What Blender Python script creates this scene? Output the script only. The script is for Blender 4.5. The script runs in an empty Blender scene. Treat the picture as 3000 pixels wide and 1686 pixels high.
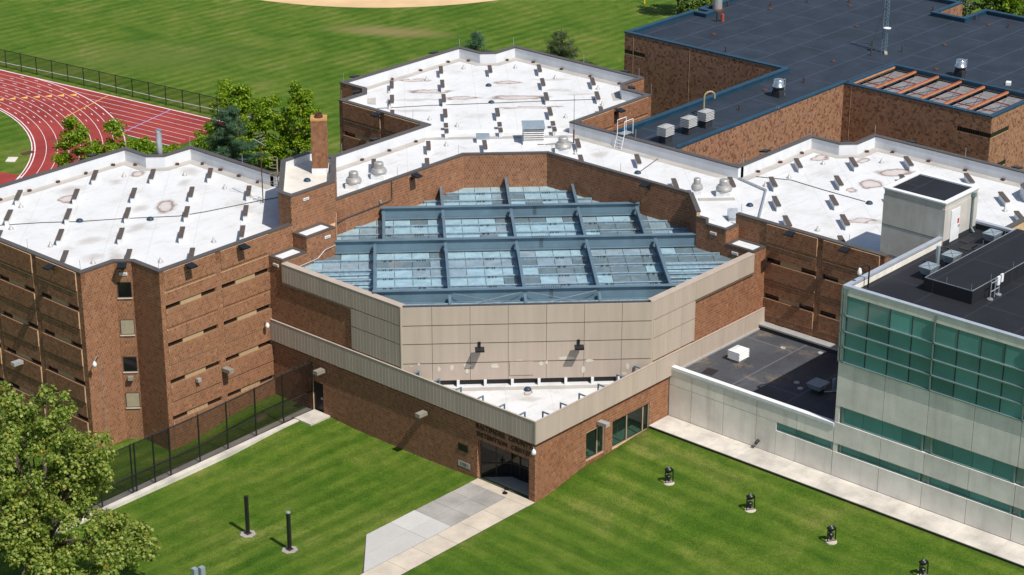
import bpy, math, random
import numpy as np
from mathutils import Matrix, Vector

# ------------------------------------------------------------------ camera, sky, sun
scene = bpy.context.scene
C = scene.collection
cam_d = bpy.data.cameras.new('camera'); cam = bpy.data.objects.new('camera', cam_d); C.objects.link(cam)
_R = Vector((0.664169, -0.747582, 0.00121)); _U = Vector((0.284477, 0.254232, 0.924359)); _F = Vector((0.691342, 0.613586, -0.381522))
_F.normalize(); _R = (_R - _F * _R.dot(_F)).normalized(); _U = _R.cross(_F).normalized()
cam.matrix_world = Matrix(((_R.x, _U.x, -_F.x, -88.70), (_R.y, _U.y, -_F.y, -76.78), (_R.z, _U.z, -_F.z, 63.02), (0, 0, 0, 1)))
cam_d.sensor_width = 36.0; cam_d.sensor_fit = 'HORIZONTAL'; cam_d.lens = 36.0 * 6187.0 / 3000.0
cam_d.clip_start = 1.0; cam_d.clip_end = 3000.0
scene.camera = cam
SUN = Vector((-0.105, -0.722, 1.0)).normalized()          # towards the sun
world = bpy.data.worlds.new('World'); scene.world = world; world.use_nodes = True
nt = world.node_tree; nt.nodes.clear()
sky = nt.nodes.new('ShaderNodeTexSky'); sky.sky_type = 'NISHITA'; sky.sun_disc = False
sky.sun_elevation = math.asin(SUN.z); sky.sun_rotation = math.atan2(SUN.x, SUN.y)
bg = nt.nodes.new('ShaderNodeBackground'); bg.inputs[1].default_value = 0.095
wo = nt.nodes.new('ShaderNodeOutputWorld')
nt.links.new(sky.outputs[0], bg.inputs[0]); nt.links.new(bg.outputs[0], wo.inputs[0])
sun_d = bpy.data.lights.new('sun', 'SUN'); sun_d.energy = 4.4; sun_d.angle = math.radians(0.53); sun_d.color = (1.0, 0.955, 0.89)
sun = bpy.data.objects.new('sun', sun_d); C.objects.link(sun)
sun.rotation_euler = SUN.to_track_quat('Z', 'Y').to_euler(); sun.location = (0, 0, 80)
scene.view_settings.view_transform = 'Standard'; scene.view_settings.look = 'None'
scene.view_settings.exposure = 0.15; scene.view_settings.gamma = 1.0
scene.render.engine = 'CYCLES'

rnd = random.Random(7)
R2 = math.sqrt(2.0)
def xy(s, t): return ((t + s) / R2, (t - s) / R2)          # frame turned by 45 degrees: s along the front wall, t away from it
def ss(a, b, x):
    k = min(1.0, max(0.0, (x - a) / (b - a))); return k * k * (3 - 2 * k)

# ------------------------------------------------------------------ materials
def new_mat(name):
    m = bpy.data.materials.new(name); m.use_nodes = True
    n = m.node_tree.nodes; n.clear()
    out = n.new('ShaderNodeOutputMaterial'); b = n.new('ShaderNodeBsdfPrincipled')
    m.node_tree.links.new(b.outputs[0], out.inputs[0])
    return m, n, m.node_tree.links, b, out
def pos_node(n, l, scale=(1, 1, 1), rot=(0, 0, 0)):
    g = n.new('ShaderNodeNewGeometry'); mp = n.new('ShaderNodeMapping')
    mp.inputs['Scale'].default_value = scale; mp.inputs['Rotation'].default_value = rot
    l.new(g.outputs['Position'], mp.inputs[0]); return mp.outputs[0]
def noise(n, l, vec, scale, detail=4, rough=0.55, dist=0.0):
    t = n.new('ShaderNodeTexNoise'); t.inputs['Scale'].default_value = scale; t.inputs['Detail'].default_value = detail
    t.inputs['Roughness'].default_value = rough; t.inputs['Distortion'].default_value = dist
    l.new(vec, t.inputs['Vector']); return t.outputs['Fac']
def ramp(n, l, fac, stops, interp='LINEAR'):
    r = n.new('ShaderNodeValToRGB'); r.color_ramp.interpolation = interp
    el = r.color_ramp.elements
    while len(el) < len(stops): el.new(0.5)
    for e, (p, c) in zip(el, stops):
        e.position = p; e.color = (c[0], c[1], c[2], 1) if hasattr(c, '__len__') else (c, c, c, 1)
    l.new(fac, r.inputs[0]); return r.outputs[0]
def mixc(n, l, fac, a, b, mode='MIX'):
    m = n.new('ShaderNodeMix'); m.data_type = 'RGBA'; m.blend_type = mode
    for sock, v in ((m.inputs[0], fac), (m.inputs[6], a), (m.inputs[7], b)):
        if isinstance(v, (int, float)): sock.default_value = v
        elif hasattr(v, '__len__'): sock.default_value = (v[0], v[1], v[2], 1)
        else: l.new(v, sock)
    return m.outputs[2]
def maths(n, l, op, a, b=None, clamp=False):
    m = n.new('ShaderNodeMath'); m.operation = op; m.use_clamp = clamp
    for i, v in enumerate((a, b)):
        if v is None: continue
        if isinstance(v, (int, float)): m.inputs[i].default_value = v
        else: l.new(v, m.inputs[i])
    return m.outputs[0]
def bump(n, l, b, h, strength=0.3, dist=0.02):
    bp = n.new('ShaderNodeBump'); bp.inputs['Strength'].default_value = strength; bp.inputs['Distance'].default_value = dist
    l.new(h, bp.inputs['Height']); l.new(bp.outputs[0], b.inputs['Normal'])
def plain(name, col, rough=0.6, metal=0.0, var=0.15, scale=1.5, spec=0.4, stretch=(1, 1, 1), fine=0.0):
    m, n, l, b, o = new_mat(name)
    v = pos_node(n, l, stretch)
    f = noise(n, l, v, scale, 5, 0.6)
    lo = [c * (1 - var) for c in col]; hi = [min(1, c * (1 + var)) for c in col]
    c = ramp(n, l, f, [(0.3, lo), (0.7, hi)])
    if fine:
        f2 = noise(n, l, pos_node(n, l), 30, 2); c = mixc(n, l, fine, c, ramp(n, l, f2, [(0.3, 0.55), (0.7, 1.3)]), 'MULTIPLY')
    l.new(c, b.inputs['Base Color'])
    b.inputs['Roughness'].default_value = rough; b.inputs['Metallic'].default_value = metal
    b.inputs['Specular IOR Level'].default_value = spec
    return m
def island_random(n, l):
    g = n.new('ShaderNodeNewGeometry'); oi = n.new('ShaderNodeObjectInfo')
    return maths(n, l, 'FRACT', maths(n, l, 'ADD', g.outputs['Random Per Island'], oi.outputs['Random']))
def brick_mat(name, stops, grime=0.25):
    m, n, l, b, o = new_mat(name)
    c = ramp(n, l, island_random(n, l), stops)
    v = pos_node(n, l, (1, 1, 0.6)); f = noise(n, l, v, 0.5, 5, 0.6)
    c = mixc(n, l, grime, c, ramp(n, l, f, [(0.3, 0.55), (0.55, 1.0), (0.75, 1.25)]), 'MULTIPLY')
    f2 = noise(n, l, pos_node(n, l), 22, 3)
    c = mixc(n, l, 0.2, c, ramp(n, l, f2, [(0.3, 0.75), (0.7, 1.2)]), 'MULTIPLY')
    f4 = noise(n, l, pos_node(n, l, (1.4, 1.4, 0.10)), 1.1, 5, 0.65); c = mixc(n, l, 0.4, c, ramp(n, l, f4, [(0.28, (0.62, 0.6, 0.6)), (0.45, (1, 1, 1)), (0.8, (1.08, 1.08, 1.08))]), 'MULTIPLY')
    l.new(c, b.inputs['Base Color']); b.inputs['Roughness'].default_value = 0.75; b.inputs['Specular IOR Level'].default_value = 0.25
    return m
M = {}
M['brick'] = brick_mat('brown_square_brick', [(0.0, (0.196, 0.086, 0.046)), (0.12, (0.226, 0.101, 0.053)), (0.5, (0.266, 0.121, 0.063)), (0.85, (0.300, 0.140, 0.073)), (0.93, (0.250, 0.127, 0.083)), (1.0, (0.345, 0.172, 0.088))], 0.15)
M['brick_red'] = brick_mat('mottled_square_brick', [(0.0, (0.15, 0.070, 0.046)), (0.10, (0.185, 0.088, 0.056)), (0.24, (0.255, 0.130, 0.080)), (0.6, (0.315, 0.160, 0.092)), (0.88, (0.35, 0.185, 0.104)), (1.0, (0.31, 0.19, 0.145))], 0.15)
M['brick_edge'] = plain('brown_soldier_brick', (0.25, 0.135, 0.072), 0.8, var=0.2, scale=6)  # the sill brick's own brown, close to the wall bricks
M['mortar'] = plain('tan_mortar', (0.54, 0.37, 0.225), 0.9, var=0.2, scale=2, spec=0.2)
M['mortar_red'] = plain('pink_mortar', (0.47, 0.31, 0.19), 0.9, var=0.2, scale=2, spec=0.2)
M['coping'] = plain('bronze_coping_metal', (0.088, 0.076, 0.068), 0.45, 0.0, 0.15, 0.8)
M['coping_blue'] = plain('dark_blue_coping_metal', (0.014, 0.050, 0.085), 0.42, 0.0, 0.2, 1.0)
M['liner'] = plain('white_parapet_liner', (0.64, 0.655, 0.67), 0.7, 0, 0.08, 0.8, stretch=(1, 1, 0.4))
M['grey_strip'] = plain('grey_roof_walk_strip', (0.40, 0.375, 0.345), 0.85, 0, 0.12, 0.7)
M['white'] = plain('white_coated_metal', (0.72, 0.73, 0.73), 0.6, 0, 0.08, 2)
M['brown_cap'] = plain('brown_curb_cap', (0.095, 0.072, 0.058), 0.55, 0, 0.2, 3)
M['rust'] = plain('rust_brown_block', (0.085, 0.034, 0.02), 0.7, 0, 0.3, 5)
M['black'] = plain('black_powder_coat', (0.012, 0.013, 0.015), 0.4, 0, 0.2, 3)
M['black_plastic'] = plain('black_plastic', (0.018, 0.018, 0.02), 0.5)
M['cable'] = plain('dark_cable', (0.06, 0.055, 0.05), 0.7)
M['galv'] = plain('galvanised_steel', (0.46, 0.49, 0.52), 0.42, 0.55, 0.2, 3)
M['alum'] = plain('spun_aluminium', (0.40, 0.39, 0.37), 0.45, 0.35, 0.15, 4)
M['stainless'] = plain('bright_stainless', (0.66, 0.67, 0.68), 0.22, 0.9, 0.1, 3)
M['steel_blue'] = plain('blue_grey_painted_steel', (0.130, 0.198, 0.245), 0.42, 0.15, 0.14, 0.9)
M['steel_pale'] = plain('pale_galvanised_purlin', (0.36, 0.47, 0.53), 0.45, 0.35, 0.25, 5)
M['beige'] = plain('beige_metal_cladding', (0.435, 0.36, 0.295), 0.6, 0.0, 0.085, 1.2, spec=0.15, stretch=(1.2, 1.2, 0.12), fine=0.12)
M['beige_light'] = plain('touch_up_paint', (0.56, 0.52, 0.42), 0.6, 0.0, 0.06, 2)
M['beige_trim'] = plain('brown_cladding_trim', (0.13, 0.098, 0.07), 0.5)
M['tan_panel'] = plain('tan_window_panel', (0.40, 0.285, 0.165), 0.7, 0, 0.1, 0.6)
M['blind'] = plain('tan_window_blind', (0.33, 0.29, 0.20), 0.6, 0, 0.12, 3)
M['soffit'] = plain('dark_red_trim', (0.10, 0.02, 0.018), 0.6)
M['unit_grey'] = plain('grey_louvre_metal', (0.40, 0.40, 0.39), 0.5, 0.2, 0.1, 3)
M['unit_dark'] = plain('dark_curb_membrane', (0.028, 0.032, 0.036), 0.7)
M['sheet_blue'] = plain('galvanised_duct_cap', (0.36, 0.43, 0.47), 0.4, 0.4, 0.12, 3)
M['red_steel'] = plain('red_oxide_beam', (0.30, 0.06, 0.03), 0.6, 0, 0.2, 2)
M['orange_steel'] = plain('orange_beam_side', (0.46, 0.21, 0.09), 0.6, 0, 0.15, 2)  # lighter orange than the beam, on one side only
M['chimney_cap'] = plain('ochre_chimney_cap', (0.46, 0.25, 0.085), 0.8, 0, 0.2, 3)
M['bark'] = plain('grey_brown_bark', (0.10, 0.075, 0.055), 0.9, 0, 0.3, 6)
M['gold'] = plain('tan_painted_ladder', (0.34, 0.27, 0.16), 0.6)
M['red_sign'] = plain('red_door_sign', (0.55, 0.03, 0.03), 0.5)
M['plaque'] = plain('bronze_plaque', (0.02, 0.026, 0.025), 0.35, 0.4)
M['datestone'] = plain('grey_date_stone', (0.40, 0.37, 0.32), 0.85)
M['letter'] = plain('dark_bronze_letter', (0.075, 0.052, 0.04), 0.45, 0.3)
M['lens'] = plain('pale_lamp_lens', (0.45, 0.47, 0.47), 0.3)
M['fixture'] = plain('grey_beige_fixture', (0.26, 0.235, 0.19), 0.55)
M['white_paint'] = plain('white_track_paint', (0.78, 0.72, 0.72), 0.7, 0, 0.12, 1.2)
M['yellow_paint'] = plain('yellow_track_paint', (0.78, 0.43, 0.12), 0.7, 0, 0.12, 1.2)
M['blue_paint'] = plain('lilac_track_paint', (0.42, 0.34, 0.60), 0.7)
M['interior'] = plain('pale_room_paint', (0.50, 0.55, 0.52), 0.8)
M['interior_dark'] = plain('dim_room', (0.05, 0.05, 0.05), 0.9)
M['yard_floor'] = plain('yard_floor_concrete', (0.20, 0.18, 0.15), 0.9)

def concrete_mat(name, col, streak=0.35, var=0.16):
    m, n, l, b, o = new_mat(name)
    f = noise(n, l, pos_node(n, l), 0.55, 6, 0.62)
    c = ramp(n, l, f, [(0.25, [x * (1 - var) for x in col]), (0.5, col), (0.78, [min(1, x * (1 + var)) for x in col])])
    f2 = noise(n, l, pos_node(n, l, (1.6, 1.6, 0.12)), 1.0, 5, 0.6)
    c = mixc(n, l, streak, c, ramp(n, l, f2, [(0.30, (0.62, 0.58, 0.52)), (0.5, (1, 1, 1)), (0.8, (1.08, 1.08, 1.08))]), 'MULTIPLY')
    f3 = noise(n, l, pos_node(n, l), 14, 3)
    c = mixc(n, l, 0.4, c, ramp(n, l, f3, [(0.3, 0.84), (0.7, 1.1)]), 'MULTIPLY')
    oi = n.new('ShaderNodeObjectInfo')
    c = mixc(n, l, 0.5, c, ramp(n, l, oi.outputs['Random'], [(0, 0.86), (1, 1.1)]), 'MULTIPLY')
    l.new(c, b.inputs['Base Color']); b.inputs['Roughness'].default_value = 0.85; b.inputs['Specular IOR Level'].default_value = 0.25
    return m
M['concrete'] = concrete_mat('precast_concrete', (0.79, 0.745, 0.665))
M['concrete_grey'] = concrete_mat('grey_precast_concrete', (0.54, 0.51, 0.465))
M['walk_tan'] = concrete_mat('tan_walk_concrete', (0.52, 0.45, 0.36), 0.0, 0.24)
M['walk_grey'] = concrete_mat('grey_walk_concrete', (0.335, 0.315, 0.29), 0.0, 0.32)
M['walk_new'] = concrete_mat('new_grey_walk_concrete', (0.485, 0.47, 0.44), 0.0, 0.06)
M['walk_pale'] = concrete_mat('weathered_pale_walk', (0.54, 0.50, 0.44), 0.0, 0.36)
M['kerb_side'] = concrete_mat('dark_kerb', (0.075, 0.06, 0.045), 0.2, 0.3)  # dark brown, far darker than the slabs laid on top

def white_roof(name, stains):
    m, n, l, b, o = new_mat(name)
    f = noise(n, l, pos_node(n, l), 0.35, 6, 0.65)
    c = ramp(n, l, f, [(0.25, (0.50, 0.49, 0.47)), (0.44, (0.63, 0.63, 0.625)), (0.75, (0.69, 0.695, 0.70))])
    fs = noise(n, l, pos_node(n, l, (0.5, 2.4, 1), (0, 0, math.radians(45))), 1.2, 5, 0.7)
    c = mixc(n, l, 0.55, c, ramp(n, l, fs, [(0.28, (0.74, 0.71, 0.66)), (0.46, (1, 1, 1)), (1, (1, 1, 1))]), 'MULTIPLY')
    fd_ = noise(n, l, pos_node(n, l), 1.7, 7, 0.75, 0.6)
    c = mixc(n, l, 0.7, c, ramp(n, l, fd_, [(0.22, (0.58, 0.55, 0.50)), (0.38, (0.95, 0.945, 0.94)), (0.5, (1, 1, 1))]), 'MULTIPLY')
    # membrane seams
    pp = pos_node(n, l, (1, 1, 1), (0, 0, math.radians(45)))
    sx = n.new('ShaderNodeSeparateXYZ'); l.new(pp, sx.inputs[0])
    seam = maths(n, l, 'LESS_THAN', maths(n, l, 'ABSOLUTE', maths(n, l, 'SUBTRACT', maths(n, l, 'FRACT', maths(n, l, 'MULTIPLY', sx.outputs[0], 0.34)), 0.5)), 0.008)
    c = mixc(n, l, maths(n, l, 'MULTIPLY', seam, 0.4), c, (0.42, 0.42, 0.42))
    warp = n.new('ShaderNodeTexNoise'); warp.inputs['Scale'].default_value = 1.1; warp.inputs['Detail'].default_value = 4
    l.new(pos_node(n, l), warp.inputs['Vector'])
    for (cx, cy, ra, rb, ang, kind) in stains:
        g = n.new('ShaderNodeNewGeometry')
        vs = n.new('ShaderNodeVectorMath'); vs.operation = 'SUBTRACT'; l.new(g.outputs['Position'], vs.inputs[0]); vs.inputs[1].default_value = (cx, cy, 11.05)
        wv = n.new('ShaderNodeVectorMath'); wv.operation = 'MULTIPLY_ADD'
        l.new(warp.outputs['Color'], wv.inputs[0]); wv.inputs[1].default_value = (1.1, 1.1, 0)
        sb = n.new('ShaderNodeVectorMath'); sb.operation = 'SUBTRACT'; l.new(vs.outputs[0], sb.inputs[0]); sb.inputs[1].default_value = (0.55, 0.55, 0)
        l.new(sb.outputs[0], wv.inputs[2])
        mp = n.new('ShaderNodeMapping'); mp.vector_type = 'TEXTURE'; mp.inputs['Rotation'].default_value = (0, 0, math.radians(ang)); mp.inputs['Scale'].default_value = (ra, rb, 50)
        l.new(wv.outputs[0], mp.inputs[0])
        ln = n.new('ShaderNodeVectorMath'); ln.operation = 'LENGTH'; l.new(mp.outputs[0], ln.inputs[0])
        if kind == 'ring':
            k = ramp(n, l, ln.outputs['Value'], [(0.0, 0.45), (0.45, 0.5), (0.62, 1.0), (0.75, 0.7), (1.0, 0.0)])
            cc = ramp(n, l, ln.outputs['Value'], [(0.0, (0.47, 0.36, 0.33)), (0.5, (0.45, 0.33, 0.29)), (0.66, (0.20, 0.15, 0.12)), (1.0, (0.52, 0.49, 0.45))])
        else:
            k = ramp(n, l, ln.outputs['Value'], [(0.0, 0.62), (0.5, 0.4), (1.0, 0.0)]); cc = (0.36, 0.32, 0.27)
        c = mixc(n, l, k, c, cc)
    l.new(c, b.inputs['Base Color']); b.inputs['Roughness'].default_value = 0.7; b.inputs['Specular IOR Level'].default_value = 0.3
    return m
def dark_roof(name, col, blotch=None, seam=3.05, ang=0.0):
    m, n, l, b, o = new_mat(name)
    f = noise(n, l, pos_node(n, l), 0.4, 7, 0.65)
    c = ramp(n, l, f, [(0.25, [x * 0.72 for x in col]), (0.5, col), (0.8, [x * 1.5 for x in col])])
    f2 = noise(n, l, pos_node(n, l), 9, 3)
    c = mixc(n, l, 0.5, c, ramp(n, l, f2, [(0.3, 0.8), (0.7, 1.2)]), 'MULTIPLY')
    if seam:
        pp = pos_node(n, l, (1, 1, 1), (0, 0, ang))
        br = n.new('ShaderNodeTexBrick'); l.new(pp, br.inputs['Vector'])
        br.inputs['Scale'].default_value = 1.0; br.inputs['Brick Width'].default_value = seam * 2.6; br.inputs['Row Height'].default_value = seam
        br.inputs['Mortar Size'].default_value = 0.06; br.inputs['Mortar Smooth'].default_value = 0.4; br.inputs['Bias'].default_value = 0
        br.inputs['Color1'].default_value = (1, 1, 1, 1); br.inputs['Color2'].default_value = (0.88, 0.88, 0.88, 1); br.inputs['Mortar'].default_value = (0, 0, 0, 1)
        c = mixc(n, l, 0.35, c, br.outputs['Color'], 'MULTIPLY')
        c = mixc(n, l, maths(n, l, 'MULTIPLY', br.outputs['Fac'], 0.7), c, [x * 2.6 for x in col])
    if blotch:
        f3 = noise(n, l, pos_node(n, l), 0.28, 6, 0.7, 0.6)
        k = ramp(n, l, f3, [(0.54, 0.0), (0.68, 0.75)])
        c = mixc(n, l, k, c, blotch)
    l.new(c, b.inputs['Base Color']); b.inputs['Roughness'].default_value = 0.72; b.inputs['Specular IOR Level'].default_value = 0.35
    return m
M['roof_dark'] = dark_roof('dark_rubber_roof', (0.022, 0.031, 0.046))
M['roof_black'] = dark_roof('black_rubber_roof', (0.013, 0.014, 0.018), None, 3.4)
M['roof_link'] = dark_roof('stained_bitumen_roof', (0.062, 0.066, 0.076), (0.22, 0.165, 0.11), 4.2)

def grass_mat():
    m, n, l, b, o = new_mat('mown_grass')
    g = n.new('ShaderNodeNewGeometry'); sp = n.new('ShaderNodeSeparateXYZ'); l.new(g.outputs['Position'], sp.inputs[0])
    big = noise(n, l, pos_node(n, l), 0.16, 7, 0.66, 0.5)
    c = ramp(n, l, big, [(0.26, (0.038, 0.096, 0.006)), (0.42, (0.064, 0.126, 0.009)), (0.55, (0.094, 0.148, 0.016)), (0.70, (0.148, 0.172, 0.036)), (0.85, (0.205, 0.192, 0.062))])
    mid = noise(n, l, pos_node(n, l), 1.1, 6, 0.75)
    c = mixc(n, l, 0.8, c, ramp(n, l, mid, [(0.30, (0.60, 0.74, 0.55)), (0.5, (1, 1, 1)), (0.72, (1.40, 1.22, 1.35))]), 'MULTIPLY')
    fine = noise(n, l, pos_node(n, l), 11.0, 3, 0.8)
    c = mixc(n, l, 0.9, c, ramp(n, l, fine, [(0.32, 0.50), (0.5, 1.0), (0.68, 1.55)]), 'MULTIPLY')
    wx = noise(n, l, pos_node(n, l), 0.25, 4)
    def stripes(sock, per, fuzz):
        v = maths(n, l, 'ADD', maths(n, l, 'MULTIPLY', sock, 1.0 / per), maths(n, l, 'MULTIPLY', wx, fuzz))
        sn = maths(n, l, 'SINE', maths(n, l, 'MULTIPLY', v, 6.2832))
        return maths(n, l, 'ADD', maths(n, l, 'MULTIPLY', maths(n, l, 'MULTIPLY', sn, 1.6), 0.5), 0.5, True)
    left = maths(n, l, 'GREATER_THAN', sp.outputs[1], 1.2)
    sl = stripes(maths(n, l, 'ADD', sp.outputs[1], maths(n, l, 'MULTIPLY', sp.outputs[0], 0.05)), 1.55, 0.35)
    sr = stripes(maths(n, l, 'ADD', sp.outputs[0], maths(n, l, 'MULTIPLY', sp.outputs[1], -0.06)), 1.75, 0.45)
    stk_l = noise(n, l, pos_node(n, l, (0.10, 1.5, 1)), 1.6, 5, 0.7); stk_r = noise(n, l, pos_node(n, l, (1.5, 0.10, 1)), 1.6, 5, 0.7)
    def pick(a, b):
        st = n.new('ShaderNodeMix'); st.data_type = 'FLOAT'; l.new(left, st.inputs[0]); l.new(a, st.inputs[2]); l.new(b, st.inputs[3]); return st.outputs[0]
    patchy = ramp(n, l, noise(n, l, pos_node(n, l), 0.09, 3), [(0.35, 0.25), (0.6, 0.95)])
    c = mixc(n, l, patchy, c, ramp(n, l, pick(sr, sl), [(0.0, (0.74, 0.83, 0.68)), (1.0, (1.20, 1.12, 1.25))]), 'MULTIPLY')
    c = mixc(n, l, 0.5, c, ramp(n, l, pick(stk_r, stk_l), [(0.30, (0.62, 0.74, 0.58)), (0.5, (1, 1, 1)), (0.70, (1.40, 1.24, 1.45))]), 'MULTIPLY')
    dry = noise(n, l, pos_node(n, l), 1.9, 6, 0.8, 0.4)
    c = mixc(n, l, ramp(n, l, dry, [(0.62, 0.0), (0.74, 0.55)]), c, (0.27, 0.22, 0.095))
    weed = noise(n, l, pos_node(n, l, (1, 1, 1), (0.3, 0.2, 0.9)), 2.6, 5, 0.75)
    c = mixc(n, l, ramp(n, l, weed, [(0.62, 0.0), (0.72, 0.6)]), c, (0.035, 0.10, 0.006))
    # worn dry patch on the ball field
    def patch(c, cx, cy, ra, rb, ang, col, k0):
        vs = n.new('ShaderNodeVectorMath'); vs.operation = 'SUBTRACT'; l.new(g.outputs['Position'], vs.inputs[0]); vs.inputs[1].default_value = (cx, cy, 0)
        mp = n.new('ShaderNodeMapping'); mp.vector_type = 'TEXTURE'; mp.inputs['Rotation'].default_value = (0, 0, ang); mp.inputs['Scale'].default_value = (ra, rb, 50)
        l.new(vs.outputs[0], mp.inputs[0])
        ln = n.new('ShaderNodeVectorMath'); ln.operation = 'LENGTH'; l.new(mp.outputs[0], ln.inputs[0])
        ad = maths(n, l, 'ADD', ln.outputs['Value'], maths(n, l, 'MULTIPLY', maths(n, l, 'SUBTRACT', mid, 0.5), 0.9))
        return mixc(n, l, ramp(n, l, ad, [(0.2, k0), (1.0, 0.0)]), c, col)
    c = patch(c, 72.0, 84.0, 9, 2.6, math.radians(-62), (0.25, 0.19, 0.085), 0.75)
    c = patch(c, 48.0, 96.0, 16, 8, math.radians(-40), (0.165, 0.165, 0.055), 0.25)
    c = patch(c, -3.2, 22.0, 0.9, 0.5, 0.3, (0.26, 0.18, 0.10), 0.9)
    l.new(c, b.inputs['Base Color']); b.inputs['Roughness'].default_value = 0.9; b.inputs['Specular IOR Level'].default_value = 0.15
    bump(n, l, b, noise(n, l, pos_node(n, l), 26, 3, 0.8), 0.9, 0.05)
    return m
M['grass'] = grass_mat()
def track_mat():
    m, n, l, b, o = new_mat('red_rubber_track')
    f = noise(n, l, pos_node(n, l), 0.22, 6, 0.65)
    c = ramp(n, l, f, [(0.25, (0.20, 0.026, 0.024)), (0.5, (0.28, 0.042, 0.036)), (0.8, (0.36, 0.062, 0.050))])
    l.new(c, b.inputs['Base Color']); b.inputs['Roughness'].default_value = 0.85; b.inputs['Specular IOR Level'].default_value = 0.2
    return m
M['track'] = track_mat()
M['dirt'] = plain('tan_infield_dirt', (0.60, 0.42, 0.235), 0.95, 0, 0.1, 0.3, spec=0.1)

def mesh_deck(name, col, see):
    m, n, l, b, o = new_mat(name)
    f = noise(n, l, pos_node(n, l), 1.3, 5, 0.6, 0.8)
    c = ramp(n, l, f, [(0.3, [x * 0.8 for x in col]), (0.7, [min(1, x * 1.2) for x in col])])
    l.new(c, b.inputs['Base Color']); b.inputs['Metallic'].default_value = 0.3; b.inputs['Roughness'].default_value = 0.45
    t = n.new('ShaderNodeBsdfTransparent'); mx = n.new('ShaderNodeMixShader'); mx.inputs[0].default_value = see
    l.new(b.outputs[0], mx.inputs[1]); l.new(t.outputs[0], mx.inputs[2]); l.new(mx.outputs[0], o.inputs[0])
    return m
M['deck_a'] = mesh_deck('galvanised_mesh_skylit', (0.40, 0.58, 0.65), 0.05)  # blue sky reflection is put into the base colours of the deck meshes
M['deck_b'] = mesh_deck('galvanised_mesh_open', (0.27, 0.38, 0.43), 0.38)
M['deck_c'] = mesh_deck('galvanised_mesh_mid', (0.38, 0.50, 0.57), 0.2)
M['chain'] = mesh_deck('black_chain_link', (0.008, 0.009, 0.009), 0.44)
M['chain_far'] = mesh_deck('black_chain_link_far', (0.008, 0.009, 0.009), 0.66)
M['pit_mesh'] = mesh_deck('grey_yard_mesh', (0.34, 0.34, 0.34), 0.15)

def glass_mat(name, col, rough=0.06, see=0.0, tint=(1, 1, 1)):
    m, n, l, b, o = new_mat(name)
    oi = n.new('ShaderNodeObjectInfo')
    f = noise(n, l, pos_node(n, l), 0.35, 3)
    c = mixc(n, l, 1.0, col, ramp(n, l, oi.outputs['Random'], [(0, 0.75), (1, 1.2)]), 'MULTIPLY')
    c = mixc(n, l, 0.5, c, ramp(n, l, f, [(0.3, 0.7), (0.7, 1.3)]), 'MULTIPLY')
    l.new(c, b.inputs['Base Color']); b.inputs['Roughness'].default_value = rough; b.inputs['Specular IOR Level'].default_value = 0.6
    if see:
        t = n.new('ShaderNodeBsdfTransparent'); t.inputs[0].default_value = (tint[0], tint[1], tint[2], 1)
        mx = n.new('ShaderNodeMixShader'); mx.inputs[0].default_value = see
        l.new(b.outputs[0], mx.inputs[1]); l.new(t.outputs[0], mx.inputs[2]); l.new(mx.outputs[0], o.inputs[0])
    return m
M['glass_teal'] = glass_mat('teal_spandrel_glass', (0.105, 0.275, 0.25), 0.07)
M['glass_dark'] = glass_mat('dark_window_glass', (0.010, 0.010, 0.010))
M['glass_entry'] = glass_mat('smoked_entry_glass', (0.012, 0.013, 0.014), 0.04, 0.25, (0.5, 0.5, 0.5))
M['glass_clear'] = glass_mat('greenish_window_glass', (0.02, 0.03, 0.028), 0.04, 0.66, (0.72, 0.86, 0.80))
M['mullion'] = plain('pale_aluminium_mullion', (0.24, 0.34, 0.335), 0.4, 0.4, 0.1, 2)
M['alum_coping'] = plain('silver_coping', (0.50, 0.54, 0.60), 0.35, 0.35, 0.1, 1.5)
M['frame_tan'] = plain('tan_window_frame', (0.36, 0.27, 0.19), 0.5)
M['joint'] = plain('dark_joint', (0.05, 0.047, 0.043), 0.9)

def leaf_mat(name, stops, transl=0.35):
    m, n, l, b, o = new_mat(name)
    c = ramp(n, l, island_random(n, l), stops)
    l.new(c, b.inputs['Base Color']); b.inputs['Roughness'].default_value = 0.5; b.inputs['Specular IOR Level'].default_value = 0.35
    t = n.new('ShaderNodeBsdfTranslucent'); l.new(c, t.inputs[0])
    mx = n.new('ShaderNodeMixShader'); mx.inputs[0].default_value = transl
    l.new(b.outputs[0], mx.inputs[1]); l.new(t.outputs[0], mx.inputs[2]); l.new(mx.outputs[0], o.inputs[0])
    return m
M['leaf_fg'] = leaf_mat('maple_leaf', [(0, (0.075, 0.13, 0.012)), (0.3, (0.16, 0.235, 0.026)), (0.7, (0.29, 0.355, 0.062)), (0.97, (0.38, 0.42, 0.11)), (0.985, (0.50, 0.34, 0.03)), (1, (0.42, 0.22, 0.02))])
M['leaf_y'] = leaf_mat('yellow_green_leaf', [(0, (0.09, 0.20, 0.006)), (0.5, (0.19, 0.32, 0.010)), (0.9, (0.31, 0.42, 0.016)), (1, (0.40, 0.38, 0.03))], 0.45)
M['leaf_d'] = leaf_mat('mid_green_leaf', [(0, (0.045, 0.10, 0.010)), (0.5, (0.09, 0.16, 0.018)), (1, (0.17, 0.225, 0.035))])
M['needle'] = leaf_mat('blue_green_needle', [(0, (0.035, 0.09, 0.042)), (0.5, (0.07, 0.15, 0.075)), (1, (0.12, 0.22, 0.11))], 0.3)
M['needle_y'] = leaf_mat('grey_green_needle', [(0, (0.04, 0.07, 0.025)), (0.5, (0.085, 0.125, 0.042)), (1, (0.15, 0.18, 0.07))], 0.2)

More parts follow.
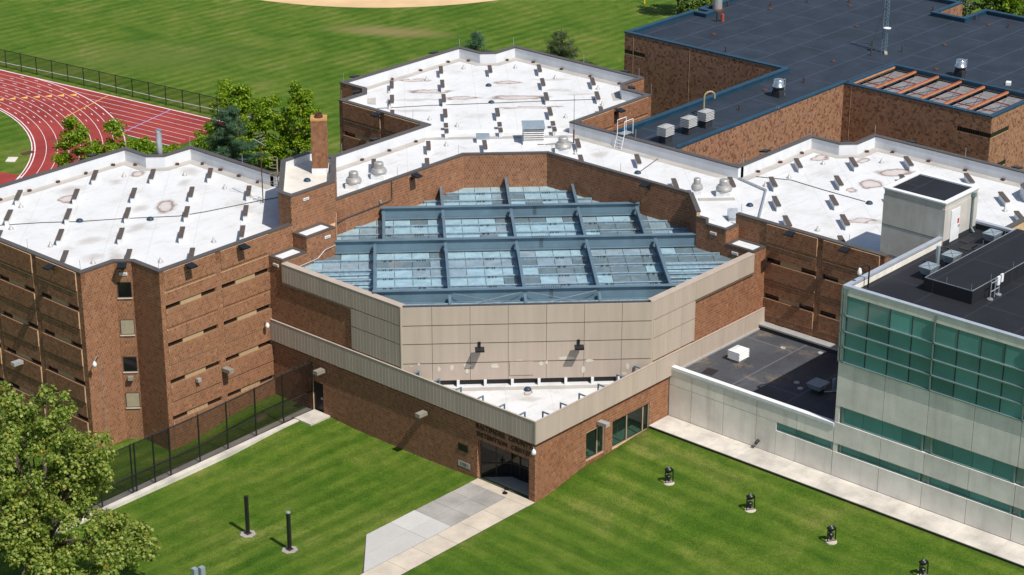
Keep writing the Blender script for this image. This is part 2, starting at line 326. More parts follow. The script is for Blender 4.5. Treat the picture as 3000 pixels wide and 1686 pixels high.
# ------------------------------------------------------------------ mesh helpers
class MB:
    def __init__(s): s.v = []; s.f = []
    def add(s, v, f):
        o = len(s.v); s.v.extend(v); s.f.extend([tuple(i + o for i in q) for q in f]); return s
    def obox(s, o, a, b, c):
        o, a, b, c = map(Vector, (o, a, b, c))
        p = [o, o + a, o + a + b, o + b, o + c, o + a + c, o + a + b + c, o + b + c]
        return s.add([tuple(q) for q in p], [(0, 3, 2, 1), (4, 5, 6, 7), (0, 1, 5, 4), (1, 2, 6, 5), (2, 3, 7, 6), (3, 0, 4, 7)])
    def box(s, x0, y0, z0, x1, y1, z1): return s.obox((x0, y0, z0), (x1 - x0, 0, 0), (0, y1 - y0, 0), (0, 0, z1 - z0))
    def cbox(s, c, sx, sy, sz, rz=0.0):
        ca, sa = math.cos(rz), math.sin(rz); ex = Vector((ca, sa, 0)); ey = Vector((-sa, ca, 0)); c = Vector(c)
        return s.obox(c - ex * sx / 2 - ey * sy / 2, ex * sx, ey * sy, (0, 0, sz))
    def prism(s, poly, z0, z1, top=True, bot=False):
        k = len(poly); v = [(x, y, z0) for x, y in poly] + [(x, y, z1) for x, y in poly]
        f = [(i, (i + 1) % k, k + (i + 1) % k, k + i) for i in range(k)]
        if top: f.append(tuple(range(k, 2 * k)))
        if bot: f.append(tuple(reversed(range(k))))
        return s.add(v, f)
    def flat(s, poly, z): return s.add([(x, y, z) for x, y in poly], [tuple(range(len(poly)))])
    def cyl(s, p0, p1, r0, r1=None, n=10, caps=True):
        p0, p1 = Vector(p0), Vector(p1); r1 = r0 if r1 is None else r1
        d = (p1 - p0).normalized(); a = d.orthogonal().normalized(); b = d.cross(a); v = []
        for p, r in ((p0, r0), (p1, r1)):
            for i in range(n):
                t = 2 * math.pi * i / n; v.append(tuple(p + a * (r * math.cos(t)) + b * (r * math.sin(t))))
        f = [(i, (i + 1) % n, n + (i + 1) % n, n + i) for i in range(n)]
        if caps: f += [tuple(reversed(range(n))), tuple(range(n, 2 * n))]
        return s.add(v, f)
    def tube(s, pts, r, n=5):
        for a, b in zip(pts[:-1], pts[1:]):
            if (Vector(a) - Vector(b)).length > 1e-5: s.cyl(a, b, r, None, n, True)
        return s
    def lathe(s, c, prof, n=16):
        c = Vector(c); v = []
        for r, z in prof:
            for i in range(n):
                t = 2 * math.pi * i / n; v.append((c.x + r * math.cos(t), c.y + r * math.sin(t), c.z + z))
        f = []
        for k in range(len(prof) - 1):
            for i in range(n):
                j = (i + 1) % n; f.append((k * n + i, k * n + j, (k + 1) * n + j, (k + 1) * n + i))
        f.append(tuple(range((len(prof) - 1) * n, len(prof) * n)))
        return s.add(v, f)
    def mesh(s, name, mat, smooth=False):
        me = bpy.data.meshes.new(name); me.from_pydata(s.v, [], s.f); me.update()
        me.materials.append(M[mat] if isinstance(mat, str) else mat)
        if smooth: me.polygons.foreach_set('use_smooth', [True] * len(me.polygons))
        return me
    def build(s, name, mat, parent=None, smooth=False, kind=None):
        o = bpy.data.objects.new(name, s.mesh(name, mat, smooth)); C.objects.link(o)
        if parent is not None: o.parent = parent
        if kind: o['kind'] = kind
        return o
def link_mesh(name, me, parent=None, loc=(0, 0, 0), rz=0.0):
    o = bpy.data.objects.new(name, me); C.objects.link(o); o.location = loc; o.rotation_euler = (0, 0, rz)
    if parent is not None: o.parent = parent
    return o
def tag(o, label, cat, group=None):
    o['label'] = label; o['category'] = cat
    if group: o['group'] = group
    return o
def thing(name, label, cat, loc=(0, 0, 0), rz=0.0, group=None):
    o = bpy.data.objects.new(name, None); C.objects.link(o); o.location = loc; o.rotation_euler = (0, 0, rz)
    o.empty_display_size = 0.3
    return tag(o, label, cat, group)
def building(name, label, cat='building'): return thing(name, label, cat)
def struct(o): o['kind'] = 'structure'; return o
def copy_tree(o, parent=None):
    c = o.copy(); C.objects.link(c); c.parent = parent
    for ch in list(o.children): copy_tree(ch, c)
    return c
class F:                                             # a wall plane: u along it, z up, d out of it
    def __init__(s, o, u, n): s.o = Vector((o[0], o[1], 0)); s.u = Vector((u[0], u[1], 0)); s.n = Vector((n[0], n[1], 0))
    def p(s, u, z, d=0.0): return tuple(s.o + s.u * u + s.n * d + Vector((0, 0, z)))
    def box(s, mb, u0, u1, z0, z1, d0, d1): return mb.obox(s.p(u0, z0, d0), s.u * (u1 - u0), s.n * (d1 - d0), (0, 0, z1 - z0))
FX = lambda x: F((x, 0), (0, 1), (-1, 0))            # wall facing -x, u = y
FY = lambda y: F((0, y), (1, 0), (0, -1))            # wall facing -y, u = x
def FE(p, q):                                        # along p->q of a counter-clockwise outline
    d = Vector((q[0] - p[0], q[1] - p[1])); ln = d.length; d /= ln
    return F(p, (d.x, d.y), (d.y, -d.x)), ln
BW_, BH_ = 0.2032, 0.2032
def bricks(mb, fr, u0, u1, z0, z1, holes=(), d0=0.0, proud=0.014, cw=BW_, ch=BH_, joint=0.023, zoff=0.0, keep=None):
    k = math.floor((z0 - zoff) / ch + 1e-6)
    while True:
        a, b = zoff + k * ch, zoff + (k + 1) * ch
        if a >= z1 - 0.02: break
        lo, hi = max(a + joint / 2, z0), min(b - joint / 2, z1)
        k += 1
        if hi - lo < 0.03: continue
        iv = [(u0, u1)]; zm = (lo + hi) / 2
        for (h0, h1, g0, g1) in holes:
            if g0 < zm < g1:
                nv = []
                for p, q in iv:
                    if h1 <= p or h0 >= q: nv.append((p, q))
                    else:
                        if h0 > p: nv.append((p, h0))
                        if h1 < q: nv.append((h1, q))
                iv = nv
        off = (k % 2) * cw / 2
        for p, q in iv:
            i = math.floor((p - off) / cw)
            while off + i * cw < q:
                ua, ub = max(off + i * cw + joint / 2, p), min(off + (i + 1) * cw - joint / 2, q); i += 1
                if ub - ua < 0.03: continue
                if keep is not None and keep(ua, ub, lo, hi): continue
                A = [fr.p(ua, lo, d0), fr.p(ub, lo, d0), fr.p(ub, hi, d0), fr.p(ua, hi, d0)]
                B = [fr.p(ua, lo, d0 + proud), fr.p(ub, lo, d0 + proud), fr.p(ub, hi, d0 + proud), fr.p(ua, hi, d0 + proud)]
                mb.add(A + B, [(4, 5, 6, 7), (0, 1, 5, 4), (1, 2, 6, 5), (2, 3, 7, 6), (3, 0, 4, 7)])
def wall_holes(mb, fr, u0, u1, z0, z1, holes, thick):
    us = sorted(set([u0, u1] + [v for h in holes for v in h[:2] if u0 < v < u1]))
    zs = sorted(set([z0, z1] + [v for h in holes for v in h[2:4] if z0 < v < z1]))
    for a, b in zip(us[:-1], us[1:]):
        run = None
        for c, d in zip(zs[:-1], zs[1:]):
            um, zm = (a + b) / 2, (c + d) / 2
            solid = not any(h[0] < um < h[1] and h[2] < zm < h[3] for h in holes)
            if solid: run = (run[0], d) if run else (c, d)
            if (not solid or d == zs[-1]) and run:
                fr.box(mb, a, b, run[0], run[1], -thick, 0); run = None
def line_int(p, d, q, e):
    det = d[0] * e[1] - d[1] * e[0]
    if abs(det) < 1e-9: return q
    t = ((q[0] - p[0]) * e[1] - (q[1] - p[1]) * e[0]) / det
    return (p[0] + d[0] * t, p[1] + d[1] * t)
def offset_poly(poly, dist):
    k = len(poly); ds = dist if hasattr(dist, '__len__') else [dist] * k; ln = []
    for i in range(k):
        p, q = poly[i], poly[(i + 1) % k]; L = math.hypot(q[0] - p[0], q[1] - p[1]); d = ((q[0] - p[0]) / L, (q[1] - p[1]) / L)
        ln.append(((p[0] - d[1] * ds[i], p[1] + d[0] * ds[i]), d))
    return [line_int(ln[i - 1][0], ln[i - 1][1], ln[i][0], ln[i][1]) for i in range(k)]
def offset_split(poly, ds):
    k = len(poly); ln = []
    for i in range(k):
        p, q = poly[i], poly[(i + 1) % k]; L = math.hypot(q[0] - p[0], q[1] - p[1]); d = ((q[0] - p[0]) / L, (q[1] - p[1]) / L)
        ln.append(((p[0] - d[1] * ds[i], p[1] + d[0] * ds[i]), d))
    out = []
    for i in range(k):
        (p, d), (q, e) = ln[i - 1], ln[i]
        if abs(d[0] * e[1] - d[1] * e[0]) < 1e-9:
            a = poly[i]; out.append((a[0] - d[1] * ds[i - 1], a[1] + d[0] * ds[i - 1]))
            if abs(ds[i - 1] - ds[i]) > 1e-9: out.append((a[0] - e[1] * ds[i], a[1] + e[0] * ds[i]))
        else: out.append(line_int(p, d, q, e))
    return out
def strip(mb, A, B, i, z0, z1):
    k = len(A); j = (i + 1) % k
    v = [(*A[i], z0), (*A[j], z0), (*B[j], z0), (*B[i], z0), (*A[i], z1), (*A[j], z1), (*B[j], z1), (*B[i], z1)]
    mb.add(v, [(0, 3, 2, 1), (4, 5, 6, 7), (0, 1, 5, 4), (1, 2, 6, 5), (2, 3, 7, 6), (3, 0, 4, 7)])
def parapet(poly, edges, zr, zt, parent, wall='mortar', lin='liner', cop='coping', thick=0.30, grey=None, over=0.04, copz=0.09, gw=0.75):
    o0 = offset_poly(poly, 0); o1 = offset_poly(poly, thick); o2 = offset_poly(poly, thick + 0.04)
    ci, co = offset_poly(poly, thick + 0.075), offset_poly(poly, -over)
    g0 = offset_poly(poly, thick + 0.041); g1 = offset_poly(poly, thick + gw)
    def runs(idx):
        idx = sorted(idx); out = []
        for i in idx:
            if out and out[-1][-1] == i - 1: out[-1].append(i)
            else: out.append([i])
        if len(out) > 1 and out[0][0] == 0 and out[-1][-1] == len(poly) - 1: out[0] = out.pop() + out[0]
        return out
    for rn in runs(edges):
        w, li, cp = MB(), MB(), MB()
        for i in rn: strip(w, o0, o1, i, zr - 0.06, zt - copz - 0.002); strip(li, o1, o2, i, zr + 0.001, zt - copz - 0.004); strip(cp, co, ci, i, zt - copz, zt)
        w.build('parapet_wall', wall, parent); li.build('parapet_lining', lin, parent); cp.build('coping', cop, parent)
    for rn in runs([i for i in edges if grey and i in grey]):
        gs = MB()
        for i in rn: strip(gs, g0, g1, i, zr + 0.006, zr + 0.012)
        gs.build('walkway_strip', 'grey_strip', parent)
def numpy_mesh(name, verts, nper, mat):
    n = len(verts) // nper; me = bpy.data.meshes.new(name)
    me.vertices.add(len(verts)); me.vertices.foreach_set('co', verts.astype(np.float32).ravel())
    me.loops.add(n * nper); me.loops.foreach_set('vertex_index', np.arange(n * nper, dtype=np.int32))
    me.polygons.add(n); me.polygons.foreach_set('loop_start', np.arange(0, n * nper, nper, dtype=np.int32))
    me.polygons.foreach_set('loop_total', np.full(n, nper, dtype=np.int32))
    me.update(calc_edges=True); me.validate(); me.materials.append(M[mat]); return me

# ------------------------------------------------------------------ ground, track, walks
def gh(x, y):
    h = 0.0
    if y < 0.6: h += 0.72 * ss(0.3, 5.5, x) + 0.27 * ss(5.5, 11.5, x)
    if x < 0.6:
        h -= 0.15 * ss(4, 10, y) * (1 - ss(15, 19.5, y))
        h -= 0.36 * ss(-2, -10, x) * ss(10, 20, y) * (1 - ss(45, 52, y))
        h -= 0.57 * ss(-1, -9, x) * ss(20.5, 23.8, y) * (1 - ss(45, 52, y))
    return h
def make_ground():
    xs = [-900, -300, -120] + [v * 1.0 for v in range(-60, 61)] + [90, 140, 220, 400, 1200]
    ys = [-900, -300, -120] + [v * 1.0 for v in range(-60, 61)] + [90, 140, 220, 400, 1200]
    v = [(x, y, gh(x, y)) for y in ys for x in xs]; nx = len(xs)
    f = [(j * nx + i, j * nx + i + 1, (j + 1) * nx + i + 1, (j + 1) * nx + i) for j in range(len(ys) - 1) for i in range(nx - 1)]
    mb = MB(); mb.add(v, f); o = mb.build('ground', 'grass', None, True); struct(o)
make_ground()
mb = MB(); k = 96
mb.flat([(100.44 + 29.7 * math.cos(2 * math.pi * i / k), 112.0 + 29.7 * math.sin(2 * math.pi * i / k)) for i in range(k)], 0.012)
struct(mb.build('ball_field_infield', 'dirt'))

TC = Vector((-1.0, 96.6)); TN = Vector((0.992, 0.126)).normalized(); TU = Vector((TN.y, -TN.x))      # TU runs along the straight towards the building
RI, RO = 27.7, 36.0; LW_ = (RO - RI) / 8.0
def tp(r, a):                    # point of the oval: bend for a > 0, home straight for a < 0
    return TC + TN * (r * math.cos(a)) + TU * (r * math.sin(a)) if a > 0 else TC + TN * r + TU * (a * 30.0)
def tarc(r, a0, a1, n=70): return [tuple(tp(r, a0 + (a1 - a0) * i / n)) for i in range(n + 1)]
def ribbon(mb, pts, w, z, h=0.004):
    for a, b in zip(pts[:-1], pts[1:]):
        a, b = Vector(a), Vector(b); d = (b - a).normalized(); p = Vector((-d.y, d.x)) * w / 2
        mb.add([(*(a + p), z), (*(a - p), z), (*(b - p), z), (*(b + p), z)], [(0, 1, 2, 3)])
mb = MB()
A0, A1 = -2.0, 2.3
inn, out = tarc(RI - 0.25, A0, A1), tarc(RO + 0.2, A0, A1)
for i in range(len(inn) - 1): mb.add([(*inn[i], 0.016), (*out[i], 0.016), (*out[i + 1], 0.016), (*inn[i + 1], 0.016)], [(0, 1, 2, 3)])
e0, e1 = TC + TN * (RI + 0.0) + TU * 14.0, TC + TN * (RO + 0.2) + TU * 0.0
mb.add([(*(TC + TN * RI + TU * 14), 0.020), (*(TC + TN * RI + TU * 29.6), 0.020), (*(TC + TN * (RO + 0.2) + TU * 29.6), 0.020), (*(TC + TN * (RO + 0.2) + TU * 0), 0.020), (*(TC + TN * 33 + TU * 8), 0.020)], [(0, 1, 2, 3, 4)])
# second runway inside the bend
mb.add([(3.0, 80.5, 0.02), (9.0, 70.5, 0.02), (15.9, 74.9, 0.02), (14.6, 78.4, 0.02)], [(0, 1, 2, 3)])
track = struct(mb.build('running_track', 'track'))
for i in range(9):
    r = RI + LW_ * i; mb = MB()
    ribbon(mb, tarc(r, A0, A1), 0.05 if 0 < i < 8 else 0.10, 0.028)
    if i == 0: ribbon(mb, tarc(r - 0.28, A0, A1), 0.10, 0.028)
    mb.build('lane_line', 'white_paint', track)
for i in range(8):
    r = RI + LW_ * i + (0.02 if i else 0.0)
    u0 = math.sqrt(max(0, RO * RO - r * r)) + (0.4 if i else 0.0)
    mb = MB(); ribbon(mb, [tuple(TC + TN * r + TU * u0), tuple(TC + TN * r + TU * (29.3 if i % 2 else 28.9))], 0.05 if i else 0.09, 0.030); mb.build('lane_line', 'white_paint', track)
mb = MB(); ribbon(mb, [tuple(TC + TN * (RO - 0.05) + TU * -12), tuple(TC + TN * (RO - 0.05) + TU * 29.6)], 0.16, 0.031); mb.build('lane_line', 'white_paint', track)
mb = MB(); ribbon(mb, [tuple(TC + TN * (RO - 7.6) + TU * 14.6), tuple(TC + TN * RO + TU * 13.0)], 0.10, 0.034); mb.build('finish_line', 'yellow_paint', track)
mb = MB(); ribbon(mb, [tuple(TC + TN * (RI + 0.1) + TU * 22.6), tuple(TC + TN * RO + TU * 21.4)], 0.10, 0.034); mb.build('start_line', 'blue_paint', track)
mb = MB(); ribbon(mb, [(3.2, 79.8), (14.9, 78.0)], 0.1, 0.03); ribbon(mb, [(9.6, 71.0), (15.7, 74.7)], 0.1, 0.03); mb.build('lane_line', 'white_paint', track)
for i in range(8):
    r0, a = RI + LW_ * i, 0.155 + i * 0.018
    p, q = [TC + TN * (r * math.cos(a)) + TU * (r * math.sin(a)) for r in (r0 + 0.1, r0 + LW_ - 0.1)]
    c2 = TC + TN * ((r0 + 0.5) * math.cos(a + 0.022)) + TU * ((r0 + 0.5) * math.sin(a + 0.022))
    MB().add([(*p, 0.034), (*q, 0.034), (*c2, 0.034)], [(0, 1, 2)]).build('exchange_zone_triangle', 'yellow_paint', track)
mb = MB(); rr = random.Random(3)
for i in range(8):
    for j in range(9):
        a = -0.05 + j * 0.062 + i * 0.012 + (0.03 if j > 3 else 0); r = RI + LW_ * (i + 0.5)
        p = TC + TN * (r * math.cos(a)) + TU * (r * math.sin(a)); d = TU * math.cos(a) - TN * math.sin(a)
        ribbon(mb, [tuple(p - d * 0.28), tuple(p + d * 0.28)], 0.07, 0.034)
mb.build('lane_dash', 'white_paint', track, kind='stuff')
def text_mesh(name, body, size, extrude, mat, parent, mw, align='CENTER'):
    cu = bpy.data.curves.new(name, 'FONT'); cu.body = body; cu.size = size; cu.extrude = extrude; cu.align_x = align; cu.align_y = 'CENTER'
    cu.resolution_u = 2; cu.space_character = 1.08; cu.offset = 0.0
    to = bpy.data.objects.new(name + '_curve', cu); C.objects.link(to)
    dg = bpy.context.evaluated_depsgraph_get(); dg.update()
    me = bpy.data.meshes.new_from_object(to.evaluated_get(dg)); bpy.data.objects.remove(to); bpy.data.curves.remove(cu)
    me.materials.clear(); me.materials.append(M[mat]); me.name = name
    o = bpy.data.objects.new(name, me); C.objects.link(o); o.parent = parent; o.matrix_world = mw; return o
for i, ch in ((7, '8'), (6, '7'), (5, '6')):
    a = -0.16 - 0.0 * i; r = RI + LW_ * (i + 0.5); p = TC + TN * (r * math.cos(a)) + TU * (r * math.sin(a)); d = TU * math.cos(a) - TN * math.sin(a)
    ex = Vector((-TN.x, -TN.y, 0)) * -1; ey = Vector((-d.x, -d.y, 0))
    text_mesh('lane_number', ch, 1.1, 0.0, 'white_paint', track, Matrix(((ex.x, ey.x, 0, p.x), (ex.y, ey.y, 0, p.y), (0, 0, 1, 0.036), (0, 0, 0, 1))))
mb = MB(); ribbon(mb, [(34.9, 113), (36.15, 106.2), (37.9, 95.5), (39.15, 83.9), (41.0, 72.1)], 0.10, 0.02); struct(mb.build('field_line', 'white_paint'))
mb = MB(); ribbon(mb, [(31.6, 64.0), (35.6, 66.1)], 0.09, 0.02); struct(mb.build('path_edge_line', 'white_paint'))
tag(MB().box(19.4, 79.2, 0.0, 20.6, 79.9, 0.05).build('drain_grate', 'rust'), 'small dark drain grate in the grass inside the track bend', 'drain')
tag(MB().cbox((17.9, 79.1, 0.0), 1.3, 0.9, 0.05, 0.7).build('concrete_cover', 'walk_pale'), 'pale concrete cover set in the grass inside the track bend', 'cover')

# entrance walk of cast slabs
walk = struct(MB().prism([(-13.6, -0.02), (0.2, -0.02), (0.2, 4.86), (-9.95, 4.95), (-13.3, 1.9)], -0.15, 0.010).build('entrance_walk', 'joint'))
def slab(parent, poly, mat, z0=0.012, z1=0.035, gap=0.02, name='slab'):
    p = offset_poly(poly, gap / 2); return MB().prism(p, z0, z1).build(name, mat, parent)
slab(walk, [(-0.75, -0.02), (0.02, -0.02), (0.02, 4.86), (-0.75, 4.88)], 'walk_tan')
xs = [-0.75, -2.9, -5.0, -7.1, -9.2, -11.4, -13.6, -15.9, -18.2, -20.5]
for a, b in zip(xs[:-1], xs[1:]): slab(walk, [(b, 0.0), (a, 0.0), (a, 1.78), (b, 1.78)], 'walk_tan')
struct(walk)
MB().prism([(-21, -0.02), (-13.6, -0.02), (-13.6, 1.8), (-21, 1.8)], -0.15, 0.010).build('walk_bed', 'joint', walk)
for (a, b, c, d, mt) in [(-2.4, -0.75, 1.8, 3.3, 'walk_grey'), (-2.4, -0.75, 3.3, 4.86, 'walk_grey'), (-4.1, -2.4, 1.8, 3.3, 'walk_grey'), (-4.1, -2.4, 3.3, 4.88, 'walk_grey'), (-5.75, -4.1, 1.8, 3.3, 'walk_grey'), (-5.75, -4.1, 3.3, 4.9, 'walk_grey'), (-7.9, -5.75, 1.8, 3.3, 'walk_new'), (-7.9, -5.75, 3.3, 4.93, 'walk_new')]:
    slab(walk, [(a, c), (b, c), (b, d), (a, d)], mt)
slab(walk, [(-11.7, 3.3), (-7.9, 3.3), (-7.9, 4.93), (-9.95, 4.95)], 'walk_new')
slab(walk, [(-13.3, 1.8), (-7.9, 1.8), (-7.9, 3.3), (-11.7, 3.3)], 'walk_new')
# terrace walk in front of the concrete annex
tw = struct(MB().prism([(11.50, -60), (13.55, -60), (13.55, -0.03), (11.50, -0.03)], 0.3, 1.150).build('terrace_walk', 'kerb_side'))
ys = [-0.02, -1.9, -4.5, -7.1, -10.2, -13.26, -16.38, -19.45, -22.54, -25.65, -28.7, -31.8, -34.9, -38, -41, -44, -47, -50, -53, -56, -60]
for a, b in zip(ys[:-1], ys[1:]): slab(tw, [(11.45, b), (13.56, b), (13.56, a), (11.45, a)], 'walk_pale', 1.152, 1.2, 0.02)
# fence kerb and door pad
kerb = struct(MB().obox((-22, 19.55, -0.5), (20.1, 0, 0.28), (0, 0.42, 0), (0, 0, 0.30)).build('fence_kerb', 'walk_pale'))
kerb2 = struct(MB().obox((-22, 20.20, -0.56), (21.9, 0, 0.38), (0, 0.5, 0), (0, 0, 0.22)).build('gravel_strip', 'walk_pale'))
struct(MB().prism([(-1.85, 18.45), (-0.03, 18.45), (-0.03, 20.3), (-1.85, 20.3)], -0.3, 0.10).build('door_pad', 'walk_pale'))

# ------------------------------------------------------------------ the three cell block wings
ZR, ZT, ZB = 11.05, 12.0, -1.4
SLOTS = [(9.12, 9.50), (6.45, 6.83), (3.78, 4.16), (1.12, 1.50)]
def facade(par, mb, bk, fr, lo, hi, bays, zb=ZB, slots=SLOTS, glassmat='glass_dark', split=(0.30, 0.71)):
    """Piers flush with d=0, overlapping brick spandrels proud of them, window slots between."""
    edges = [lo] + [v for b in bays for v in b] + [hi]
    for i in range(0, len(edges), 2):
        if edges[i + 1] - edges[i] > 0.05:
            fr.box(mb, edges[i], edges[i + 1], zb, ZT - 0.1, -0.36, 0); bricks(bk, fr, edges[i], edges[i + 1], zb, ZT - 0.1)
    for (a, b) in bays:
        top = ZT - 0.1
        for k, (s0, s1) in enumerate(slots + [None] if False else slots):
            midz = s1 + 1.10
            fr.box(mb, a, b, s1, midz, -0.36, 0.03); bricks(bk, fr, a, b, s1, midz - 0.2, d0=0.03)
            bricks(bk, fr, a, b, midz - 0.2, midz - 0.005, d0=0.03, cw=0.078, ch=0.2, zoff=midz - 0.2)
            fr.box(mb, a, b, midz + 0.002, top, -0.36, 0.09)
            if k: bricks(bk, fr, a, b, midz, top - 0.2, d0=0.09); bricks(bk, fr, a, b, top - 0.2, top - 0.01, d0=0.09, cw=0.078, ch=0.2, zoff=top - 0.2)
            else: bricks(bk, fr, a, b, midz, top, d0=0.09)
            w = MB(); fr.box(w, a, b, s0, s1, -0.36, -0.20); win = w.build('window', 'interior_dark', par)
            u1, u2 = a + (b - a) * split[0], a + (b - a) * split[1]
            for (p, q) in ((a + 0.02, u1 - 0.03), (u2 + 0.03, b - 0.02)):
                g = MB(); fr.box(g, p, q, s0 + 0.01, s1 - 0.01, -0.199, -0.17); g.build('pane', glassmat, win)
            g = MB(); fr.box(g, u1, u2, s0 + 0.005, s1 - 0.01, -0.199, -0.05); g.build('infill_panel', 'tan_panel', win)
            g = MB(); fr.box(g, a, b, s0 + 0.001, s0 + 0.012, -0.169, 0.10); g.build('sill', 'brick_edge', win)
            top = s0
        fr.box(mb, a, b, zb, top, -0.36, 0.09); bricks(bk, fr, a, b, zb, top - 0.2, d0=0.09)
        bricks(bk, fr, a, b, top - 0.2, top - 0.01, d0=0.09, cw=0.078, ch=0.2, zoff=top - 0.2)
def wing(name, label, poly, fac, plain_edges, par_edges, grey, stains, roofname, skip_mass=()):
    par = building(name, label, 'building')
    ins = [0.0] * len(poly)
    for i in fac: ins[i] = 0.35
    MB().prism(offset_split(poly, ins), ZB, ZR - 0.07).build('wall_core', 'mortar', par)
    MB().flat(poly, ZR).build('roof', white_roof(roofname, stains), par)
    bk = MB()
    for i in fac:
        mb = MB(); facade(par, mb, bk, *fac[i]); mb.build('pier_and_spandrel', 'mortar', par)
    for i in plain_edges:
        fr, ln = FE(poly[i], poly[(i + 1) % len(poly)]); bricks(bk, fr, 0, ln, plain_edges[i] if isinstance(plain_edges, dict) else ZB, ZT - 0.1)
    bk.build('brick_facing', 'brick', par, kind='stuff')
    parapet(poly, par_edges, ZR, ZT, par, grey=grey)
    return par
CH = 0.8
x0, x1, x2, x3 = -12.9, -9.4, 5.1, 8.6; y0, y1, y2, y3 = 24.05, 27.65, 42.05, 45.5
LWP = [(x0, y1), (x1 - CH, y1), (x1, y1 - CH), (x1, y0), (0.0, y0), (2.27, y0), (6.39, y0), (x3, 26.26), (x3, 32.5), (x3, y2), (x2 + CH, y2), (x2, y2 + CH), (x2, y3), (x1, y3), (x1, y2 + CH), (x1 - CH, y2), (x0, y2)]
lw_st = [(3.4, 42.2, 0.9, 0.7, 0, 'ring'), (1.3, 42.1, 0.9, 0.7, 40, 'spot'), (4.5, 38.1, 1.0, .6, 30, 'spot'), (6.5, 39.7, 1.3, .8, 60, 'spot'), (-1.9, 43.0, 1.4, 1.0, 0, 'spot'), (-3.3, 41.6, 1.1, .8, 45, 'ring'), (0.4, 35.2, 1.75, .85, 45, 'ring'), (-1.1, 36.2, 1.0, .7, 0, 'spot'), (-3.8, 33.4, 1.1, .6, 20, 'spot'), (-7.4, 33.8, 1.2, .8, 0, 'spot'), (-9.2, 31.2, 1.0, .8, 0, 'spot'), (-8.0, 30.3, 1.6, .6, 60, 'spot')]
left_wing = wing('cell_block', 'tall brown brick wing with white roof at the left, behind the fence', LWP,
    {3: (FY(y0), x1, 0.0, [(-9.05, -4.73), (-4.25, -0.02)]), 16: (FX(x0), y1, y2, [(28.12, 32.30), (32.85, 36.92), (37.42, 41.60)])},
    {0: ZB, 1: ZB, 2: ZB, 4: 9.6, 5: 9.6}, [0, 1, 2, 3, 4, 8, 9, 10, 11, 12, 13, 14, 15, 16], {8, 9, 10, 11, 12}, lw_st, 'white_roof_left')
b0, b1, b2, b3 = 24.15, 27.6, 42.05, 45.5
BWP = [(b0, b0), (32.5, b0), (b2, b0), (b2, b1 - CH), (b2 + CH, b1), (b3, b1), (b3, b2), (b2 + CH, b2), (b2, b2 + CH), (b2, b3), (b1, b3), (b1, b2 + CH), (b1 - CH, b2), (b0, b2), (b0, 32.5)]
bw_st = [(34.3, 43.5, 1.7, .45, -45, 'ring'), (32.9, 40.3, 2.3, .6, -45, 'ring'), (33.3, 37.1, 1.9, .5, -45, 'ring'), (36.6, 33.7, 3.0, .8, -45, 'ring'), (39.1, 37.2, 1.4, .5, -45, 'ring'), (35.2, 31.1, 3.4, .35, -45, 'ring'), (40.6, 30.5, 1.9, .4, -45, 'spot'), (42.2, 35.0, 2.0, .4, -45, 'spot'), (40, 32.9, 1.6, .45, -45, 'spot'), (28.2, 37.7, 2.4, .5, -45, 'spot'), (30.6, 39.4, 3.0, .4, -45, 'spot')]
back_wing = wing('cell_block', 'brown brick wing with white roof farthest back, before the ball field', BWP,
    {1: (FY(b0), 32.5, b2, [(32.95, 37.15), (37.65, 41.62)]), 13: (FX(b0), 32.5, b2, [(32.95, 36.88), (37.36, 41.6)])},
    {2: ZB, 3: ZB, 11: ZB, 12: ZB, 4: ZB, 10: ZB}, [1, 2, 3, 4, 5, 6, 7, 8, 9, 10, 11, 12, 13], {5, 6, 7, 8, 9, 3, 4, 11}, bw_st, 'white_roof_back')
RWP = [(q, p) for p, q in LWP][::-1]
RWP = [(25.35, 7.6), (24.15, 6.4), (24.15, 2.64), (24.15, 0.0), (24.15, -9.4), (27.65 - CH, -9.4), (27.65, -9.4 - CH), (27.65, -12.9), (42.05, -12.9), (42.05, -9.4 - CH), (42.05 + CH, -9.4), (45.5, -9.4), (45.5, 5.1), (42.05 + CH, 5.1), (42.05, 5.1 + CH), (42.05, 8.6), (32.5, 8.6), (25.35, 8.6)]
rw_st = [(40.3, 6.5, 1.1, .6, 0, 'ring'), (42, 3.7, .8, .6, 0, 'ring'), (41.2, .5, 1.8, 1.0, -40, 'ring'), (37.8, .4, 1.2, 1.0, 0, 'ring'), (35.8, .8, .6, .6, 0, 'ring'), (30.8, -3.2, 1.6, .5, -45, 'ring'), (31.5, -4.4, 1.2, .4, -40, 'spot')]
right_wing = wing('cell_block', 'brown brick wing with white roof at the right, behind the concrete tower', RWP,
    {3: (FX(24.15), -9.4, 0.0, [(-9.05, -4.63), (-4.15, -0.01)])}, {2: 4.0, 4: 8.0, 5: 8.0}, [2, 3, 4, 5, 6, 7, 8, 9, 10, 11, 12, 13, 14, 15], {11, 12, 13, 14, 15}, rw_st, 'white_roof_right')
# chamfer windows of the left wing
fr, ln = FE(LWP[1], LWP[2])
for i, (a, b) in enumerate([(9.41, 10.53), (6.75, 7.84), (4.06, 5.17), (1.42, 2.52)]):
    w = MB(); fr.box(w, 0.10, ln - 0.10, a, b, -0.05, 0.022); wn = w.build('window', 'joint', left_wing)
    g = MB(); fr.box(g, 0.16, ln - 0.13, a + 0.06, b - 0.05, 0.0221, 0.026); g.build('pane', 'blind' if i % 2 else 'glass_dark', wn)
    g = MB(); fr.box(g, 0.08, ln - 0.08, a - 0.07, a - 0.001, 0.0, 0.09); g.build('sill', 'walk_tan', wn)

